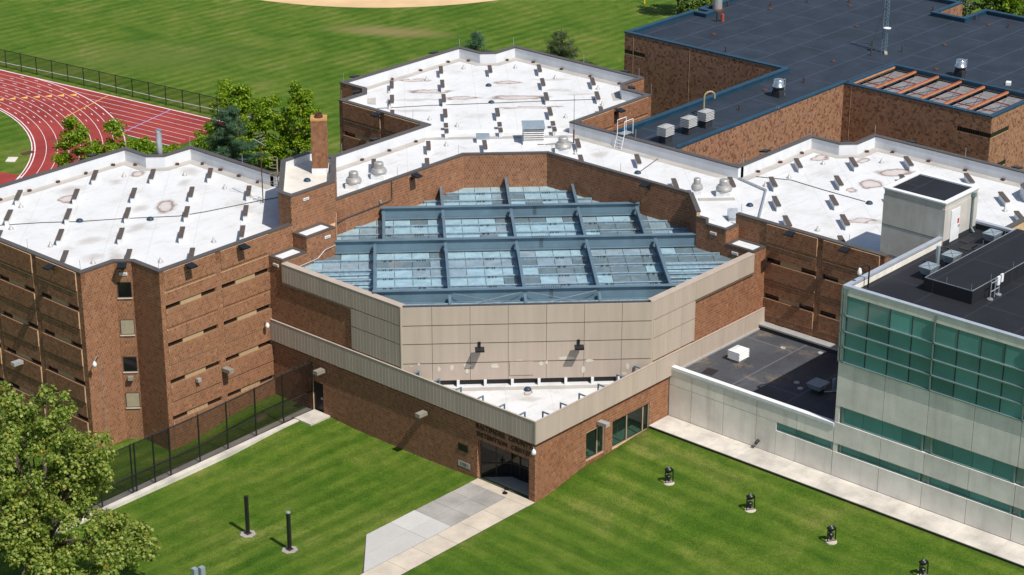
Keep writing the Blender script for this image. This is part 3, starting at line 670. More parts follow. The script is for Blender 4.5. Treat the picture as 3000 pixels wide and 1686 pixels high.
# ------------------------------------------------------------------ ring building round the yard
RING = [(8.6, 25.35), (20.95, 25.35), (25.35, 20.95), (25.35, 8.6), (32.5, 8.6), (32.5, 24.15), (24.15, 24.15), (24.15, 32.5), (8.6, 32.5)]
ring_st = [(29.7, 19.5, 1.0, .7, 0, 'spot'), (25.5, 29.3, 1.0, .5, -45, 'spot'), (24.6, 27.9, 1.2, .4, -45, 'spot'), (29.9, 5.9, 1.5, .6, -45, 'spot'), (26.6, 24.6, 1.2, .8, 0, 'spot'), (29.6, 23.6, 1.0, .7, 0, 'spot')]
ring = building('ring_building', 'brown brick range with white roof wrapped round the caged yard')
MB().prism(RING, ZB, ZR - 0.07).build('wall_core', 'mortar', ring)
MB().flat(RING, ZR).build('roof', white_roof('white_roof_ring', ring_st), ring)
bk = MB()
fr, ln = FE((4.95, 25.35), (20.95, 25.35)); bricks(bk, fr, 2.68, ln, 8.4, ZT - 0.1)
fr, ln = FE(RING[1], RING[2]); bricks(bk, fr, 0, ln, 8.4, ZT - 0.1)
fr, ln = FE(RING[2], (25.35, 7.6)); bricks(bk, fr, 0, ln, 8.4, ZT - 0.1)
DW = [(25.35, 8.6), (25.35, 7.6), (22.67, 4.92), (24.15, 4.92), (24.15, 8.6)]
MB().prism([(22.67, 4.1), (24.15, 4.1), (24.15, 6.4), (22.67, 4.92)], 4.0, ZR - 0.07).build('corner_wall', 'mortar', ring)
MB().flat([(22.67, 2.36), (24.15, 2.36), (24.15, 6.4), (22.67, 4.92)], ZR - 0.01).build('corner_roof', 'liner', ring)
fr, ln = FE((25.35, 7.6), (22.67, 4.92)); bricks(bk, fr, 0, ln, 8.4, ZT - 0.1)
bk.build('brick_facing', 'brick', ring, kind='stuff')
RP = [(7.6, 25.35), (20.95, 25.35), (25.35, 20.95), (25.35, 7.6), (22.67, 4.92), (26.2, 3.0), (32.5, 8.6), (32.5, 24.15), (24.15, 24.15), (24.15, 32.5), (8.6, 32.5)]
RP = [(7.6, 25.35), (20.95, 25.35), (25.35, 20.95), (25.35, 7.6), (32.5, 7.6), (32.5, 32.5), (7.6, 32.5)]
parapet(RP, [0, 1, 2], ZR, ZT, ring, thick=0.22)
_a, _d, _p = Vector((25.35, 7.6, 0)), Vector((-2.68, -2.68, 0)), Vector((1 / R2, -1 / R2, 0))
MB().obox(_a + Vector((0, 0, ZR - .06)), _d, _p * .22, (0, 0, .90)).build('parapet_wall', 'mortar', ring)
MB().obox(_a - _p * .04 - _d * .03 + Vector((0, 0, ZT - .088)), _d * 1.02, _p * .33, (0, 0, .09)).build('coping', 'coping', ring)
MB().obox(_a + _p * .221 + Vector((0, 0, ZR + .002)), _d, _p * .03, (0, 0, .85)).build('parapet_lining', 'liner', ring)
parapet(RING, [4, 7], ZR, ZT, ring, grey={4, 7})
mb = MB()
for (s_, t_, L) in ((0, 40.65, 10.2),):
    a = xy(-L / 2 - 0.9, t_); b_ = xy(L / 2 + 0.9, t_)
    d = Vector((b_[0] - a[0], b_[1] - a[1], 0)); mb.obox((a[0], a[1], ZR + 0.002), d, Vector((0.1, 0.1, 0)), (0, 0, 0.18))
mb.build('expansion_curb', 'white', ring)
mb = MB(); ribbon(mb, [xy(-6.2, 39.3), xy(6.2, 39.3)], 0.55, ZR + 0.016); mb.build('walkway_strip', 'grey_strip', ring)
mb = MB(); mb.tube([(32.2, 8.2, ZR + .1), (31.4, 5.2, ZR + .1), (24.6, 1.2, ZR + .1)], 0.09, 6); mb.build('expansion_joint', 'galv', ring)

for (xa, ya) in ((32.16, 8.26), (23.82, 32.16), (8.26, 32.16), (32.16, 23.82)):
    MB().box(xa, ya, ZR + .004, xa + .68, ya + .68, ZT - .093).build('parapet_corner', 'liner', ring); MB().box(xa - .03, ya - .03, ZT - .092, xa + .71, ya + .71, ZT + .004).build('coping', 'coping', ring)
# ------------------------------------------------------------------ entrance building with the caged yard
core = building('entrance_building', 'square brown brick entrance block with beige metal cladding and steel cage roof')
fx, fy = FX(0.0), FY(0.0)
door_holes = [(0.5, 4.87, -0.2, 2.85), (19.08, 20.13, -0.2, 2.30)]
win_holes = [(4.95, 6.85, 0.95, 3.0), (7.63, 11.55, 0.85, 2.85)]
mb = MB()
wall_holes(mb, fx, 0.0, 24.04, ZB, 4.75, door_holes, 0.4)
wall_holes(mb, fy, 0.41, 24.14, ZB, 4.75, win_holes, 0.4)
fx.box(mb, 11.6, 24.04, 4.752, 10.1, -0.4, 0); fy.box(mb, 11.6, 24.13, 4.752, 10.1, -0.4, 0)
fx.box(mb, 22.67, 24.045, 10.1, 10.25, -2.27, -0.001)
mb.box(0.41, 22.68, 4.8, 4.95, 24.04, 10.25)
mb.box(2.28, 22.672, 10.25, 4.95, 24.04, 11.28)
mb.box(22.68, 0.41, 4.8, 24.13, 4.1, 10.2); mb.box(22.678, 2.36, 10.2, 24.13, 4.1, 11.2); mb.box(22.676, 4.102, 10.2, 23.0, 4.93, 11.55)
mb.box(22.679, 0.01, 10.1, 24.13, 2.358, 10.19)
mb.build('wall', 'mortar', core)
# bricks, the nearest three hundred as single pieces
brick_me = MB()
brick_me.add([(0, 0, 0), (0.1862, 0, 0), (0.1862, 0, 0.1862), (0, 0, 0.1862), (0, -0.014, 0), (0.1862, -0.014, 0), (0.1862, -0.014, 0.1862), (0, -0.014, 0.1862)], [(4, 5, 6, 7), (0, 1, 5, 4), (1, 2, 6, 5), (2, 3, 7, 6), (3, 0, 4, 7)])
brick_me = brick_me.mesh('brick', 'brick'); picked = []
def keep(ua, ub, lo, hi):
    if len(picked) < 300 and ub <= 3.9 and lo > gh(ua, -0.05) - 0.05 and ub - ua > 0.18 and hi - lo > 0.18:
        picked.append((ua, lo)); return True
    return False
bk = MB()
bricks(bk, fy, 0.0, 24.14, 0.0, 4.75, win_holes, keep=keep)
for (u, z) in picked: link_mesh('brick', brick_me, core, (u, 0.0, z))
bricks(bk, fx, 0.0, 24.04, -0.6, 4.75, door_holes)
bricks(bk, fx, 15.9, 24.04, 4.75, 10.14); bricks(bk, fy, 15.9, 24.13, 4.75, 10.14)
f2 = FY(22.67)
bricks(bk, f2, 0.02, 4.95, 8.4, 10.25); bricks(bk, f2, 2.27, 4.95, 10.25, 11.28)
fr = FX(2.27); bricks(bk, fr, 22.68, 24.04, 10.25, 11.28)
fr, ln = FE((22.67, 4.93), (22.67, 0.0)); bricks(bk, fr, 0, ln, 8.4, 10.19); bricks(bk, fr, 0, 2.57, 10.19, 11.2); bricks(bk, fr, 0, 0.83, 11.2, 11.55)
fr = FY(2.36); bricks(bk, fr, 22.68, 24.13, 10.19, 11.2)
for (h0, h1, g0, g1), fr in [(door_holes[0], fx)]:
    ff = F((0, h1), (1, 0), (0, -1)); bricks(bk, ff, 0.0, 0.38, 0.0, g1, proud=0.01)
# soldier bricks as window sills
bricks(bk, fy, 7.63, 11.55, 0.62, 0.85, cw=0.078, ch=0.23, zoff=0.62, d0=0.012, proud=0.05); bricks(bk, fy, 4.95, 6.85, 0.73, 0.95, cw=0.078, ch=0.22, zoff=0.73, d0=0.012, proud=0.05)
bk.build('brick_facing', 'brick', core, kind='stuff')
# stepped copings with white troughs
def trough(xa, ya, xb, yb, z):
    w = 0.24; cp, tr = MB(), MB()
    for q in ((xa, ya, xb, ya + w), (xa, yb - w, xb, yb), (xa, ya + w, xa + w, yb - w), (xb - w, ya + w, xb, yb - w)): cp.box(q[0], q[1], z, q[2], q[3], z + 0.10)
    tr.box(xa + w, ya + w, z - 0.003, xb - w, yb - w, z + 0.02); cp.build('step_coping', 'coping', core); tr.build('step_trough', 'liner', core)
trough(-0.03, 22.63, 2.26, 24.035, 10.25); trough(2.24, 22.63, 4.98, 24.035, 11.28)
trough(22.63, -0.03, 24.135, 2.34, 10.19); 
for q in ((22.62, 2.602, 11.2, 22.92, 4.08, 11.3), (22.62, 2.33, 11.2, 24.13, 2.6, 11.301), (22.62, 4.142, 11.55, 22.96, 4.95, 11.65), (22.62, 4.085, 11.3, 22.96, 4.14, 11.649)): MB().box(*q).build('step_coping', 'coping', core)
MB().box(22.925, 2.605, 11.201, 24.12, 4.08, 11.212).build('step_trough', 'liner', core)
# podium roof
ROOFP = [(0.36, 0.36), (11.75, 0.36), (0.36, 11.75)]
MB().flat(ROOFP, 4.45).build('podium_roof', white_roof('white_roof_podium', [(4.7, 4.7, .5, .4, 0, 'ring'), (4.2, 4.0, .5, 1.0, 45, 'spot')]), core)
mb = MB()
mb.obox((*xy(-7.0, 7.2), 4.456), Vector((14.0 / R2, -14.0 / R2, 0)), Vector((0.35, 0.35, 0)), (0, 0, 0.006)); mb.build('walkway_strip', 'grey_strip', core)
mb = MB(); mb.box(0.36, 0.36, 4.5, 0.41, 11.2, 5.25); mb.box(0.41, 0.36, 4.5, 11.2, 0.41, 5.25); mb.build('parapet_lining', 'liner', core)
mb = MB()
for s_ in (-6.2, -4.49, -2.72, -0.95, 0.8, 2.55, 4.3, 6.0):
    p = xy(s_ - 0.09, 7.86); mb.obox((p[0], p[1], 4.46), Vector((0.18 / R2, -0.18 / R2, 0)), Vector((0.25 / R2, 0.25 / R2, 0)), (0, 0, 0.42))
mb.build('wall_stub', 'white', core)
mb = MB(); p = xy(-8.0, 8.25); mb.obox((p[0], p[1], 4.3), Vector((16.0 / R2, -16.0 / R2, 0)), Vector((0.2, 0.2, 0)), (0, 0, 5.7)); mb.build('cladding_backing_wall', 'interior_dark', core)
# fluted metal panels
_pm = {}
def panel_mesh(w, h, fl=8, mat='beige', depth=0.008):
    key = (round(w, 2), round(h, 2), fl, mat)
    if key not in _pm:
        mb = MB(); g = 0.012; t = 0.06; n = fl
        xs_ = [g + (w - 2 * g) * i / n for i in range(n + 1)]
        for i in range(n):
            a, b = xs_[i], xs_[i + 1]
            mb.add([(a, -t, g), (b, -t - depth, g), (b, -t - depth, h - g), (a, -t, h - g)], [(0, 1, 2, 3)])
            if i < n - 1: mb.add([(b, -t - depth, g), (b, -t, g), (b, -t, h - g), (b, -t - depth, h - g)], [(0, 1, 2, 3)])
        mb.add([(g, 0, g), (w - g, 0, g), (w - g, 0, h - g), (g, 0, h - g), (g, -t, g), (w - g, -t - depth, g), (w - g, -t - depth, h - g), (g, -t, h - g)],
               [(0, 1, 5, 4), (1, 2, 6, 5), (2, 3, 7, 6), (3, 0, 4, 7), (3, 2, 1, 0)])
        _pm[key] = mb.mesh('cladding_panel', mat)
    return _pm[key]
def panel(fr, u0, u1, z0, z1, d, fl=None, parent=core):
    # local x along the wall with the outside at -y
    rev = fr.u.cross(Vector((0, 0, 1))).dot(fr.n) < 0
    w = u1 - u0; fl = fl or max(2, round(w / 0.305))
    me = panel_mesh(w, z1 - z0, fl)
    if rev: ex, org = -fr.u, fr.p(u1, z0, d)
    else: ex, org = fr.u, fr.p(u0, z0, d)
    return link_mesh('cladding_panel', me, parent, org, math.atan2(ex.y, ex.x))
ju = [-0.25, 2.02, 4.46, 6.95, 9.42, 11.9, 14.37, 16.84, 19.3, 21.78, 24.02]
for a, b in zip(ju[:-1], ju[1:]): panel(fx, a, b, 4.17, 5.72, 0.14); panel(fy, a, b if b < 24 else 24.12, 4.17, 5.72, 0.14, 8)
mb = MB(); fx.box(mb, -0.2, 24.03, 4.12, 4.168, 0.005, 0.19); fy.box(mb, -0.19, 24.12, 4.12, 4.167, 0.005, 0.189); mb.build('fascia_trim', 'soffit', core)
mb = MB(); fx.box(mb, -0.21, 24.03, 5.722, 5.76, 0.10, 0.225); fy.box(mb, -0.10, 24.12, 5.721, 5.761, 0.10, 0.225); mb.build('fascia_cap', 'beige', core)
for q in (1.37, 3.08, 4.9, 6.8, 8.71, 10.54):
    for k, fr in enumerate((fx, fy)):
        mb = MB(); fr.box(mb, q - 0.04, q + 0.04, 4.47, 5.68, -0.62, -0.54); fr.box(mb, q - 0.04, q + 0.04, 5.60, 5.68, -0.54, 0.13); mb.build('fascia_bracket', 'steel_blue', core)
def rows(fr, us, zs, d):
    for a, b in zip(us[:-1], us[1:]):
        for c, e in zip(zs[:-1], zs[1:]): panel(fr, a, b, c + 0.02, e - 0.02, d)
mb = MB(); fx.box(mb, 11.5, 22.66, 10.102, 10.15, -.41, .13); mb.build('wall_cap', 'beige', core)
mb = MB(); fy.box(mb, 11.5, 22.64, 10.102, 10.15, -.41, .13); mb.build('wall_cap', 'beige', core)
rows(fx, [11.55, 13.1, 14.6, 16.05], [5.85, 7.47, 8.78], 0.05); rows(fy, [11.55, 13.1, 14.6, 16.05], [5.85, 7.47, 8.78], 0.05)
rows(fx, [11.55, 13.6, 16.07, 18.5, 20.95, 22.67], [8.78, 10.13], 0.05); rows(fy, [11.55, 13.6, 16.07, 18.5, 20.95, 22.65], [8.78, 10.13], 0.05)
pa, pb = xy(-8.12, 8.1), xy(8.12, 8.1); fd = F(pa, (1 / R2, -1 / R2), (-1 / R2, -1 / R2))
rows(fd, [0.0, 1.97, 4.43, 6.90, 9.38, 11.84, 14.29, 16.24], [4.85, 6.11, 7.49, 8.79, 10.10], 0.05)
mb = MB(); fd.box(mb, 7.0, 8.55, 5.16, 6.12, 0.135, 0.16); mb.build('access_hatch', 'beige', core)
for z in (6.11, 7.49, 8.79):
    mb = MB(); fd.box(mb, 0.0, 16.24, z - 0.012, z + 0.012, 0.06, 0.105); mb.build('panel_joint', 'beige_trim', core)
for fr in (fx, fy):
    mb = MB(); fr.box(mb, 16.052, 22.66, 8.66, 8.775, 0.016, 0.14); mb.build('cladding_trim', 'beige_trim', core)
    mb = MB(); fr.box(mb, 15.98, 16.05, 5.85, 8.77, 0.016, 0.10); mb.build('cladding_trim', 'beige_trim', core)
for (cx, cy) in ((-0.02, 11.47), (11.47, -0.02)): MB().cyl((cx, cy, 4.86), (cx, cy, 10.13), .115, None, 10).build('corner_trim', 'beige', core)
mb = MB(); rr = random.Random(11)
for (u, z, w, h) in [(2.3, 5.5, .22, .5), (3.1, 5.6, .3, .4), (3.95, 5.75, .6, .32), (4.1, 5.35, .25, .4), (5.75, 5.7, .7, .36), (10.1, 6.2, 1.3, .22), (8.9, 5.8, .35, .4), (11.9, 5.95, .6, .26), (11.7, 5.2, .3, .5), (14.6, 5.4, .35, .55), (14.3, 5.0, .5, .2), (1.0, 5.95, .2, .25), (0.5, 5.9, .25, .12), (7.4, 6.18, .5, .1), (9.3, 5.9, .3, .3)]:
    for k in range(4):
        uu, z2 = u + rr.uniform(-.05, .1) * w, z + rr.uniform(-.1, .1) * h; ww, hh = w * rr.uniform(.5, 1), h * rr.uniform(.5, 1)
        pts = [(uu + ww * (0.5 + 0.5 * math.cos(t) * rr.uniform(.75, 1.1)), z2 + hh * (0.5 + 0.5 * math.sin(t) * rr.uniform(.75, 1.1))) for t in [i * math.pi / 5 for i in range(10)]]
        mb.add([fd.p(a, b, 0.126 + 0.0012 * k) for a, b in pts], [tuple(range(10))])
mb.build('paint_touch_up', 'beige_light', core)
# vestibule
mb = MB(); mb.box(0.401, 0.3, -0.25, 3.2, 5.1, 0.03); mb.build('vestibule_floor', 'walk_grey', core)
mb = MB(); mb.box(0.401, 0.3, 2.86, 3.2, 5.1, 3.0); mb.box(1.95, 0.3, 0.0, 2.1, 2.0, 2.86); mb.build('vestibule_soffit', 'interior_dark', core)
VP = [(0.30, 4.84), (1.66, 3.42), (1.70, 0.5)]
def glazed(p, q, nb, z0, z1, parent, trans=(0.33,), fm='black', gm='glass_entry', name='glazed_screen'):
    fr, ln = FE(p, q); a = MB()
    for i in range(nb + 1):
        u = ln * i / nb; fr.box(a, max(0, u - 0.045), min(ln, u + 0.045), z0, z1, -0.06, 0.06)
    for z in [z0, z1 - 0.09] + [z0 + (z1 - z0) * t for t in trans]: fr.box(a, 0.046, ln - 0.046, z, z + 0.09, -0.055, 0.055)
    o = a.build(name, fm, parent); zs = sorted([z0 + .09] + [z0 + (z1 - z0) * t for t in trans] + [z1 - .09])
    for i in range(nb):
        for za, zb_ in zip(zs[:-1], zs[1:]):
            g = MB(); fr.box(g, ln * i / nb + 0.046, ln * (i + 1) / nb - 0.046, za + (0.09 if za != zs[0] else 0), zb_, -0.012, 0.012); g.build('pane', gm, o)
    return o
glazed(VP[0], VP[1], 2, 0.03, 2.85, core, (0.33,)); glazed(VP[1], (1.70, 1.95), 2, 0.03, 2.85, core, (0.33,))
mb = MB(); mb.box(3.2, 0.3, 0, 3.3, 8, 4.4); mb.box(0.45, 5.2, 0, 3.2, 5.3, 4.4); mb.build('lobby_wall', 'interior_dark', core)
# side door
mb = MB(); fx.box(mb, 19.10, 20.11, 0.11, 2.28, -0.16, -0.10); dr = mb.build('door', 'black', core)
mb = MB(); fx.box(mb, 19.22, 19.40, 1.0, 1.15, -0.099, -0.05); mb.build('handle', 'galv', dr)
# big windows
def framed(fr, h, nb, parent, gm='glass_clear', fm='frame_tan', d=-0.16):
    a = MB(); u0, u1, z0, z1 = h
    for u in nb: fr.box(a, max(u0, u - 0.05), min(u1, u + 0.05), z0, z1, d - 0.06, d + 0.05)
    fr.box(a, u0 + .051, u1 - .051, z0, z0 + 0.08, d - 0.05, d + 0.04); fr.box(a, u0 + .051, u1 - .051, z1 - 0.08, z1, d - 0.05, d + 0.04)
    o = a.build('window', fm, parent)
    for p, q in zip(nb[:-1], nb[1:]):
        g = MB(); fr.box(g, p + 0.05, q - 0.05, z0 + 0.08, z1 - 0.08, d - 0.01, d + 0.01); g.build('pane', gm, o)
    return o
framed(fy, win_holes[0], [4.95, 6.2, 6.85], core); framed(fy, win_holes[1], [7.63, 9.25, 10.95, 11.55], core)
mb = MB(); mb.box(4.0, 3.2, 0.0, 13.0, 3.3, 4.4); mb.box(4.0, 0.41, 0.0, 4.05, 3.2, 4.4); mb.box(12.8, 0.41, 0.0, 12.85, 3.2, 4.4); mb.box(4.06, 0.42, 0.55, 12.79, 3.19, 0.62); mb.build('office_room', 'interior', core)
mb = MB(); mb.tube([(8.4, 1.1, 1.45), (11.2, 1.5, 1.45)], 0.03); mb.tube([(9.8, 1.3, .62), (9.8, 1.3, 1.45)], 0.03); mb.build('office_rail', 'white', core)
# lettering, plaque, date stone
ex, ey, ez = Vector((0, -1, 0)), Vector((0, 0, 1)), Vector((-1, 0, 0))
def on_x(y, z, d): return Matrix(((ex.x, ey.x, ez.x, -d), (ex.y, ey.y, ez.y, y), (ex.z, ey.z, ez.z, z), (0, 0, 0, 1)))
text_mesh('letters', 'BALTIMORE  COUNTY', 0.44, 0.03, 'letter', core, on_x(2.60, 3.79, 0.06))
text_mesh('letters', 'DETENTION  CENTER', 0.44, 0.03, 'letter', core, on_x(2.58, 3.24, 0.06))
mb = MB(); fx.box(mb, 5.68, 6.50, 1.58, 2.06, 0.015, 0.06); mb.build('plaque', 'plaque', core)
mb = MB(); fx.box(mb, 5.51, 6.56, 0.42, 0.81, 0.010, 0.03); ds = mb.build('date_stone', 'datestone', core)
text_mesh('date', '1981', 0.34, 0.004, 'joint', core, on_x(6.03, 0.615, 0.032))
# cage over the yard
DZ = 9.30
MB().prism([(0.42, 11.9), (11.9, 0.42), (22.6, 0.42), (25.3, 5), (25.3, 20.9), (20.9, 25.3), (5, 25.3), (0.42, 22.6)], 4.2, 4.4).build('yard_floor', 'yard_floor', core)
HULL = [(0.40, 11.75), (11.75, 0.40), (22.70, 0.40), (25.35, 7.5), (25.35, 20.95), (20.95, 25.35), (7.5, 25.35), (0.40, 22.70)]
def clip(poly, hull):
    out = list(poly)
    for i in range(len(hull)):
        a, b = hull[i], hull[(i + 1) % len(hull)]; ins = lambda p: (b[0] - a[0]) * (p[1] - a[1]) - (b[1] - a[1]) * (p[0] - a[0]) >= -1e-9
        src, out = out, []
        for j in range(len(src)):
            p, q = src[j], src[(j + 1) % len(src)]
            if ins(p): out.append(p)
            if ins(p) != ins(q): out.append(line_int(p, (q[0] - p[0], q[1] - p[1]), a, (b[0] - a[0], b[1] - a[1])))
        if not out: return []
    return out
pur = [8.35, 9.95, 11.35, 13.0, 14.68, 16.3, 17.95, 19.55, 21.2, 22.85, 24.5, 26.15, 27.8, 29.5, 31.15, 32.75]
rr = random.Random(5)
for j, (ta, tb) in enumerate(zip(pur[:-1], pur[1:])):
    run = 'deck_a'
    for i in range(-14, 14):
        sa = 0.07 + i * 1.222; sb = sa + 1.222; g = 0.018
        P = clip([xy(sa + g, ta + g), xy(sb - g, ta + g), xy(sb - g, tb - g), xy(sa + g, tb - g)], HULL)
        if len(P) < 3: continue
        ar = abs(sum(P[k][0] * P[(k + 1) % len(P)][1] - P[(k + 1) % len(P)][0] * P[k][1] for k in range(len(P)))) / 2
        if ar < 0.15: continue
        if rr.random() < 0.62: run = rr.choices(['deck_a', 'deck_b', 'deck_c'], [0.5, 0.3, 0.2])[0]
        MB().flat(P, DZ).build('mesh_panel', run, core)
def beam(s0, t0, s1, t1, z0, z1, fw, tf=0.035, tw=0.02, mat='steel_blue', name='girder'):
    a, b = Vector((*xy(s0, t0), 0)), Vector((*xy(s1, t1), 0)); d = b - a; p = Vector((-d.y, d.x, 0)).normalized()
    mb = MB()
    mb.obox(a - p * fw / 2 + Vector((0, 0, z1 - tf)), d, p * fw, (0, 0, tf)); mb.obox(a - p * fw / 2 + Vector((0, 0, z0)), d, p * fw, (0, 0, tf))
    mb.obox(a - p * tw / 2 + Vector((0, 0, z0 + tf)), d, p * tw, (0, 0, z1 - z0 - 2 * tf)); return mb.build(name, mat, core)
for (t_, L) in ((26.12, 9.35), (19.62, 12.55), (10.42, 9.95)):
    g = beam(-L, t_, L, t_, 9.40, 10.30, 0.36)
    mb = MB()
    for c in (1.75,):
        for k in range(5):
            for m_ in (-0.09, 0.0, 0.09):
                p = xy(c + m_, t_ - 0.03); mb.cbox((p[0], p[1], 9.58 + k * 0.13), 0.045, 0.03, 0.045, -math.pi / 4)
        for k in range(9):
            p = xy(c - 0.6 + k * 0.15, t_ - 0.1); mb.cbox((p[0], p[1], 10.30), 0.05, 0.05, 0.03, -math.pi / 4); p = xy(c - 0.6 + k * 0.15, t_ + 0.1); mb.cbox((p[0], p[1], 10.30), 0.05, 0.05, 0.03, -math.pi / 4)
    mb.build('splice_bolts', 'joint', g)
for s_ in (-9.18, -4.92, 0.0, 4.88, 9.12): beam(s_, 19.82, s_, 25.92, 9.42, 10.10, 0.20, name='cross_beam')
for s_ in (-9.80, -4.92, 0.0, 4.88, 9.70): beam(s_, 10.62, s_, 19.42, 9.42, 10.10, 0.20, name='cross_beam')
for s_, e in ((-4.92, 31.0), (0.0, 32.7), (4.88, 31.0)): beam(s_, 26.32, s_, e, 9.42, 10.10, 0.20, name='cross_beam')
for s_ in (-4.92, 0.0, 4.88):
    a, b = xy(s_ - 0.09, 8.35), xy(s_ - 0.09, 10.2); mb = MB()
    q = Vector((0.18 / R2, -0.18 / R2, 0))
    mb.obox((a[0], a[1], 9.35), q, Vector((b[0] - a[0], b[1] - a[1], 0.45)), (0, 0, 0.18)); mb.build('cross_beam', 'steel_blue', core)
def wall_s(t):        # half width of the yard at depth t
    s = min(t - 0.6, 25.3 * R2 - t) ; return max(0.5, min(s, 22.7 * R2 - t + (0 if t < 19.6 else 3.75)))
for t_ in (31.15, 29.5, 27.8, 24.5, 22.85, 21.2, 17.95, 16.3, 14.68, 13.0, 11.4):
    L = min(t_ - 0.5, 25.3 * R2 - t_, 12.9 + (0.0 if t_ > 19 else 9)); L = min(L, 22.6 * R2 - t_ + (3.75 if t_ > 19.7 else 0)); mb = MB()
    p = xy(-L, t_ - 0.05); mb.obox((p[0], p[1], DZ + 0.01), Vector((2 * L / R2, -2 * L / R2, 0)), Vector((0.14 / R2, 0.14 / R2, 0)), (0, 0, 0.025))
    p = xy(-L, t_ + 0.03); mb.obox((p[0], p[1], DZ + 0.036), Vector((2 * L / R2, -2 * L / R2, 0)), Vector((0.03 / R2, 0.03 / R2, 0)), (0, 0, 0.13))
    p = xy(-L, t_ - 0.06); mb.obox((p[0], p[1], DZ + 0.167), Vector((2 * L / R2, -2 * L / R2, 0)), Vector((0.13 / R2, 0.13 / R2, 0)), (0, 0, 0.02))
    pu = mb.build('purlin', 'steel_pale', core)
    mb = MB()
    for s_ in (-9.2, -6.9, -2.2, 2.7, 5.6, 8.6):
        if abs(s_) < L - 0.8:
            for k in range(4): q = xy(s_ + rr.uniform(-.05, .05) + 0.13 * k + (0.1 if k > 1 else 0), t_ - 0.075); mb.cbox((q[0], q[1], DZ + 0.06), 0.07, 0.02, 0.09, -math.pi / 4)
    if mb.v: mb.build('clip', 'joint', pu, kind='stuff')
for sg in (-1, 1):
    for t_ in (15.45, 13.75):
        a, b = 9.95 * sg, (t_ - 0.8) * sg; beam(min(a, b), t_, max(a, b), t_, 9.40, 9.75, 0.16, name='edge_beam', mat='steel_pale')
for t_ in (9.35, 8.75):
    L = t_ - 0.3; p = xy(-L, t_); MB().obox((p[0], p[1], DZ + 0.3), Vector((2 * L / R2, -2 * L / R2, 0)), Vector((0.1, 0.1, 0)), (0, 0, 0.1)).build('edge_rail', 'steel_pale', core)
for (sa, sb) in ((-4.7, -0.2), (0.2, 4.7)):
    mb = MB(); mb.tube([(*xy(sa, 10.2), 10.1), (*xy(sb, 8.6), 9.75)], 0.018, 4); mb.tube([(*xy(sb, 10.2), 10.1), (*xy(sa, 8.6), 9.75)], 0.018, 4); mb.build('brace_cable', 'galv', core)
# stair tower with chimney
tower = building('stair_tower', 'brick stair tower rising beside the left wing, with square chimney', 'tower')
TWP = [(2.27, 24.04), (6.35, 24.04), (9.95, 27.64), (9.95, 30.1), (6.95, 30.1), (2.27, 25.3)]
MB().prism(TWP, 10.9, 13.40).build('wall_core', 'mortar', tower)
MB().prism([(4.955, 22.69), (7.62, 25.355), (7.62, 26.0), (4.955, 26.0)], 4.5, 10.95).build('wall_base', 'mortar', tower)
bk = MB()
fr, ln = FE(TWP[0], TWP[1]); bricks(bk, fr, 0, ln, 11.0, 13.93); fr, ln = FE(TWP[1], TWP[2]); bricks(bk, fr, 0, ln, 11.0, 13.93)
fr, ln = FE((4.955, 22.69), (7.62, 25.355)); bricks(bk, fr, 0, ln, 8.4, 10.94)
fr, ln = FE(TWP[5], TWP[0]); bricks(bk, fr, 0, ln, 11.0, 13.93); fr, ln = FE(TWP[4], TWP[5]); bricks(bk, fr, 0, ln, 11, 13.93)
MB().flat(TWP, 13.42).build('roof', plain('cream_roof', (0.62, 0.58, 0.51), 0.8, 0, 0.15, 0.8), tower)
parapet(TWP, range(6), 13.42, 14.02, tower, thick=0.26)
cs, ct = (-14.13, -13.03), (24.82, 25.92)
CP = [xy(cs[0], ct[0]), xy(cs[1], ct[0]), xy(cs[1], ct[1]), xy(cs[0], ct[1])]
ch = MB().prism(CP, 13.43, 17.30).build('chimney', 'mortar', tower)
bk2 = MB()
for i in (0, 1, 3): fr, ln = FE(CP[i], CP[(i + 1) % 4]); bricks(bk2, fr, 0, ln, 13.82, 17.29, cw=0.22, ch=0.22, joint=0.012)
bk2.build('brick_facing', 'brick', ch, kind='stuff')
MB().prism(offset_poly(CP, -0.03), 17.302, 17.42).build('chimney_cap', 'chimney_cap', ch)
MB().prism(offset_poly(CP, -0.04), 13.425, 13.80).build('chimney_base', 'white', ch)
p = xy(-13.58, 25.37); mb = MB(); mb.lathe((p[0], p[1], 17.42), [(.3, 0), (.3, .12), (.24, .14), (.24, .3), (.2, .3), (.2, .15)], 12); mb.build('flue', 'rust', ch)
bk.build('brick_facing', 'brick', tower, kind='stuff')

# ------------------------------------------------------------------ older building with the dark roof
old = building('gymnasium_building', 'large mottled brick building with dark rubber roof and blue edge, back right')
OP = [(32.75, 14.35), (55.4, 14.35), (55.4, 0.5), (84.0, 0.5), (84.0, 17.6), (80.1, 17.6), (80.1, 20.45), (84.85, 20.45), (84.85, 37.7), (66.4, 37.7), (66.4, 36.3), (65.6, 36.3), (65.6, 37.7), (55.5, 37.7), (55.5, 20.5), (32.75, 20.5)]
OZ = 11.6
pit = [(56.2, 0.95), (62.75, 0.95), (62.75, 14.05), (56.2, 14.05)]
W1 = [(32.75, 14.35), (55.4, 14.35), (55.5, 20.5), (32.75, 20.5)]
mb = MB()
mb.prism(OP, -1.0, OZ - 0.08, top=False); mb.build('wall_core', 'mortar_red', old)
mb = MB()
mb.flat([(32.75, 14.35), (55.4, 14.35), (55.5, 20.5), (32.75, 20.5)], OZ); mb.flat([(55.4, 14.05), (110, 14.05), (110, 37.7), (66.4, 37.7), (66.4, 36.3), (65.6, 36.3), (65.6, 37.7), (55.5, 37.7)], OZ) if False else None
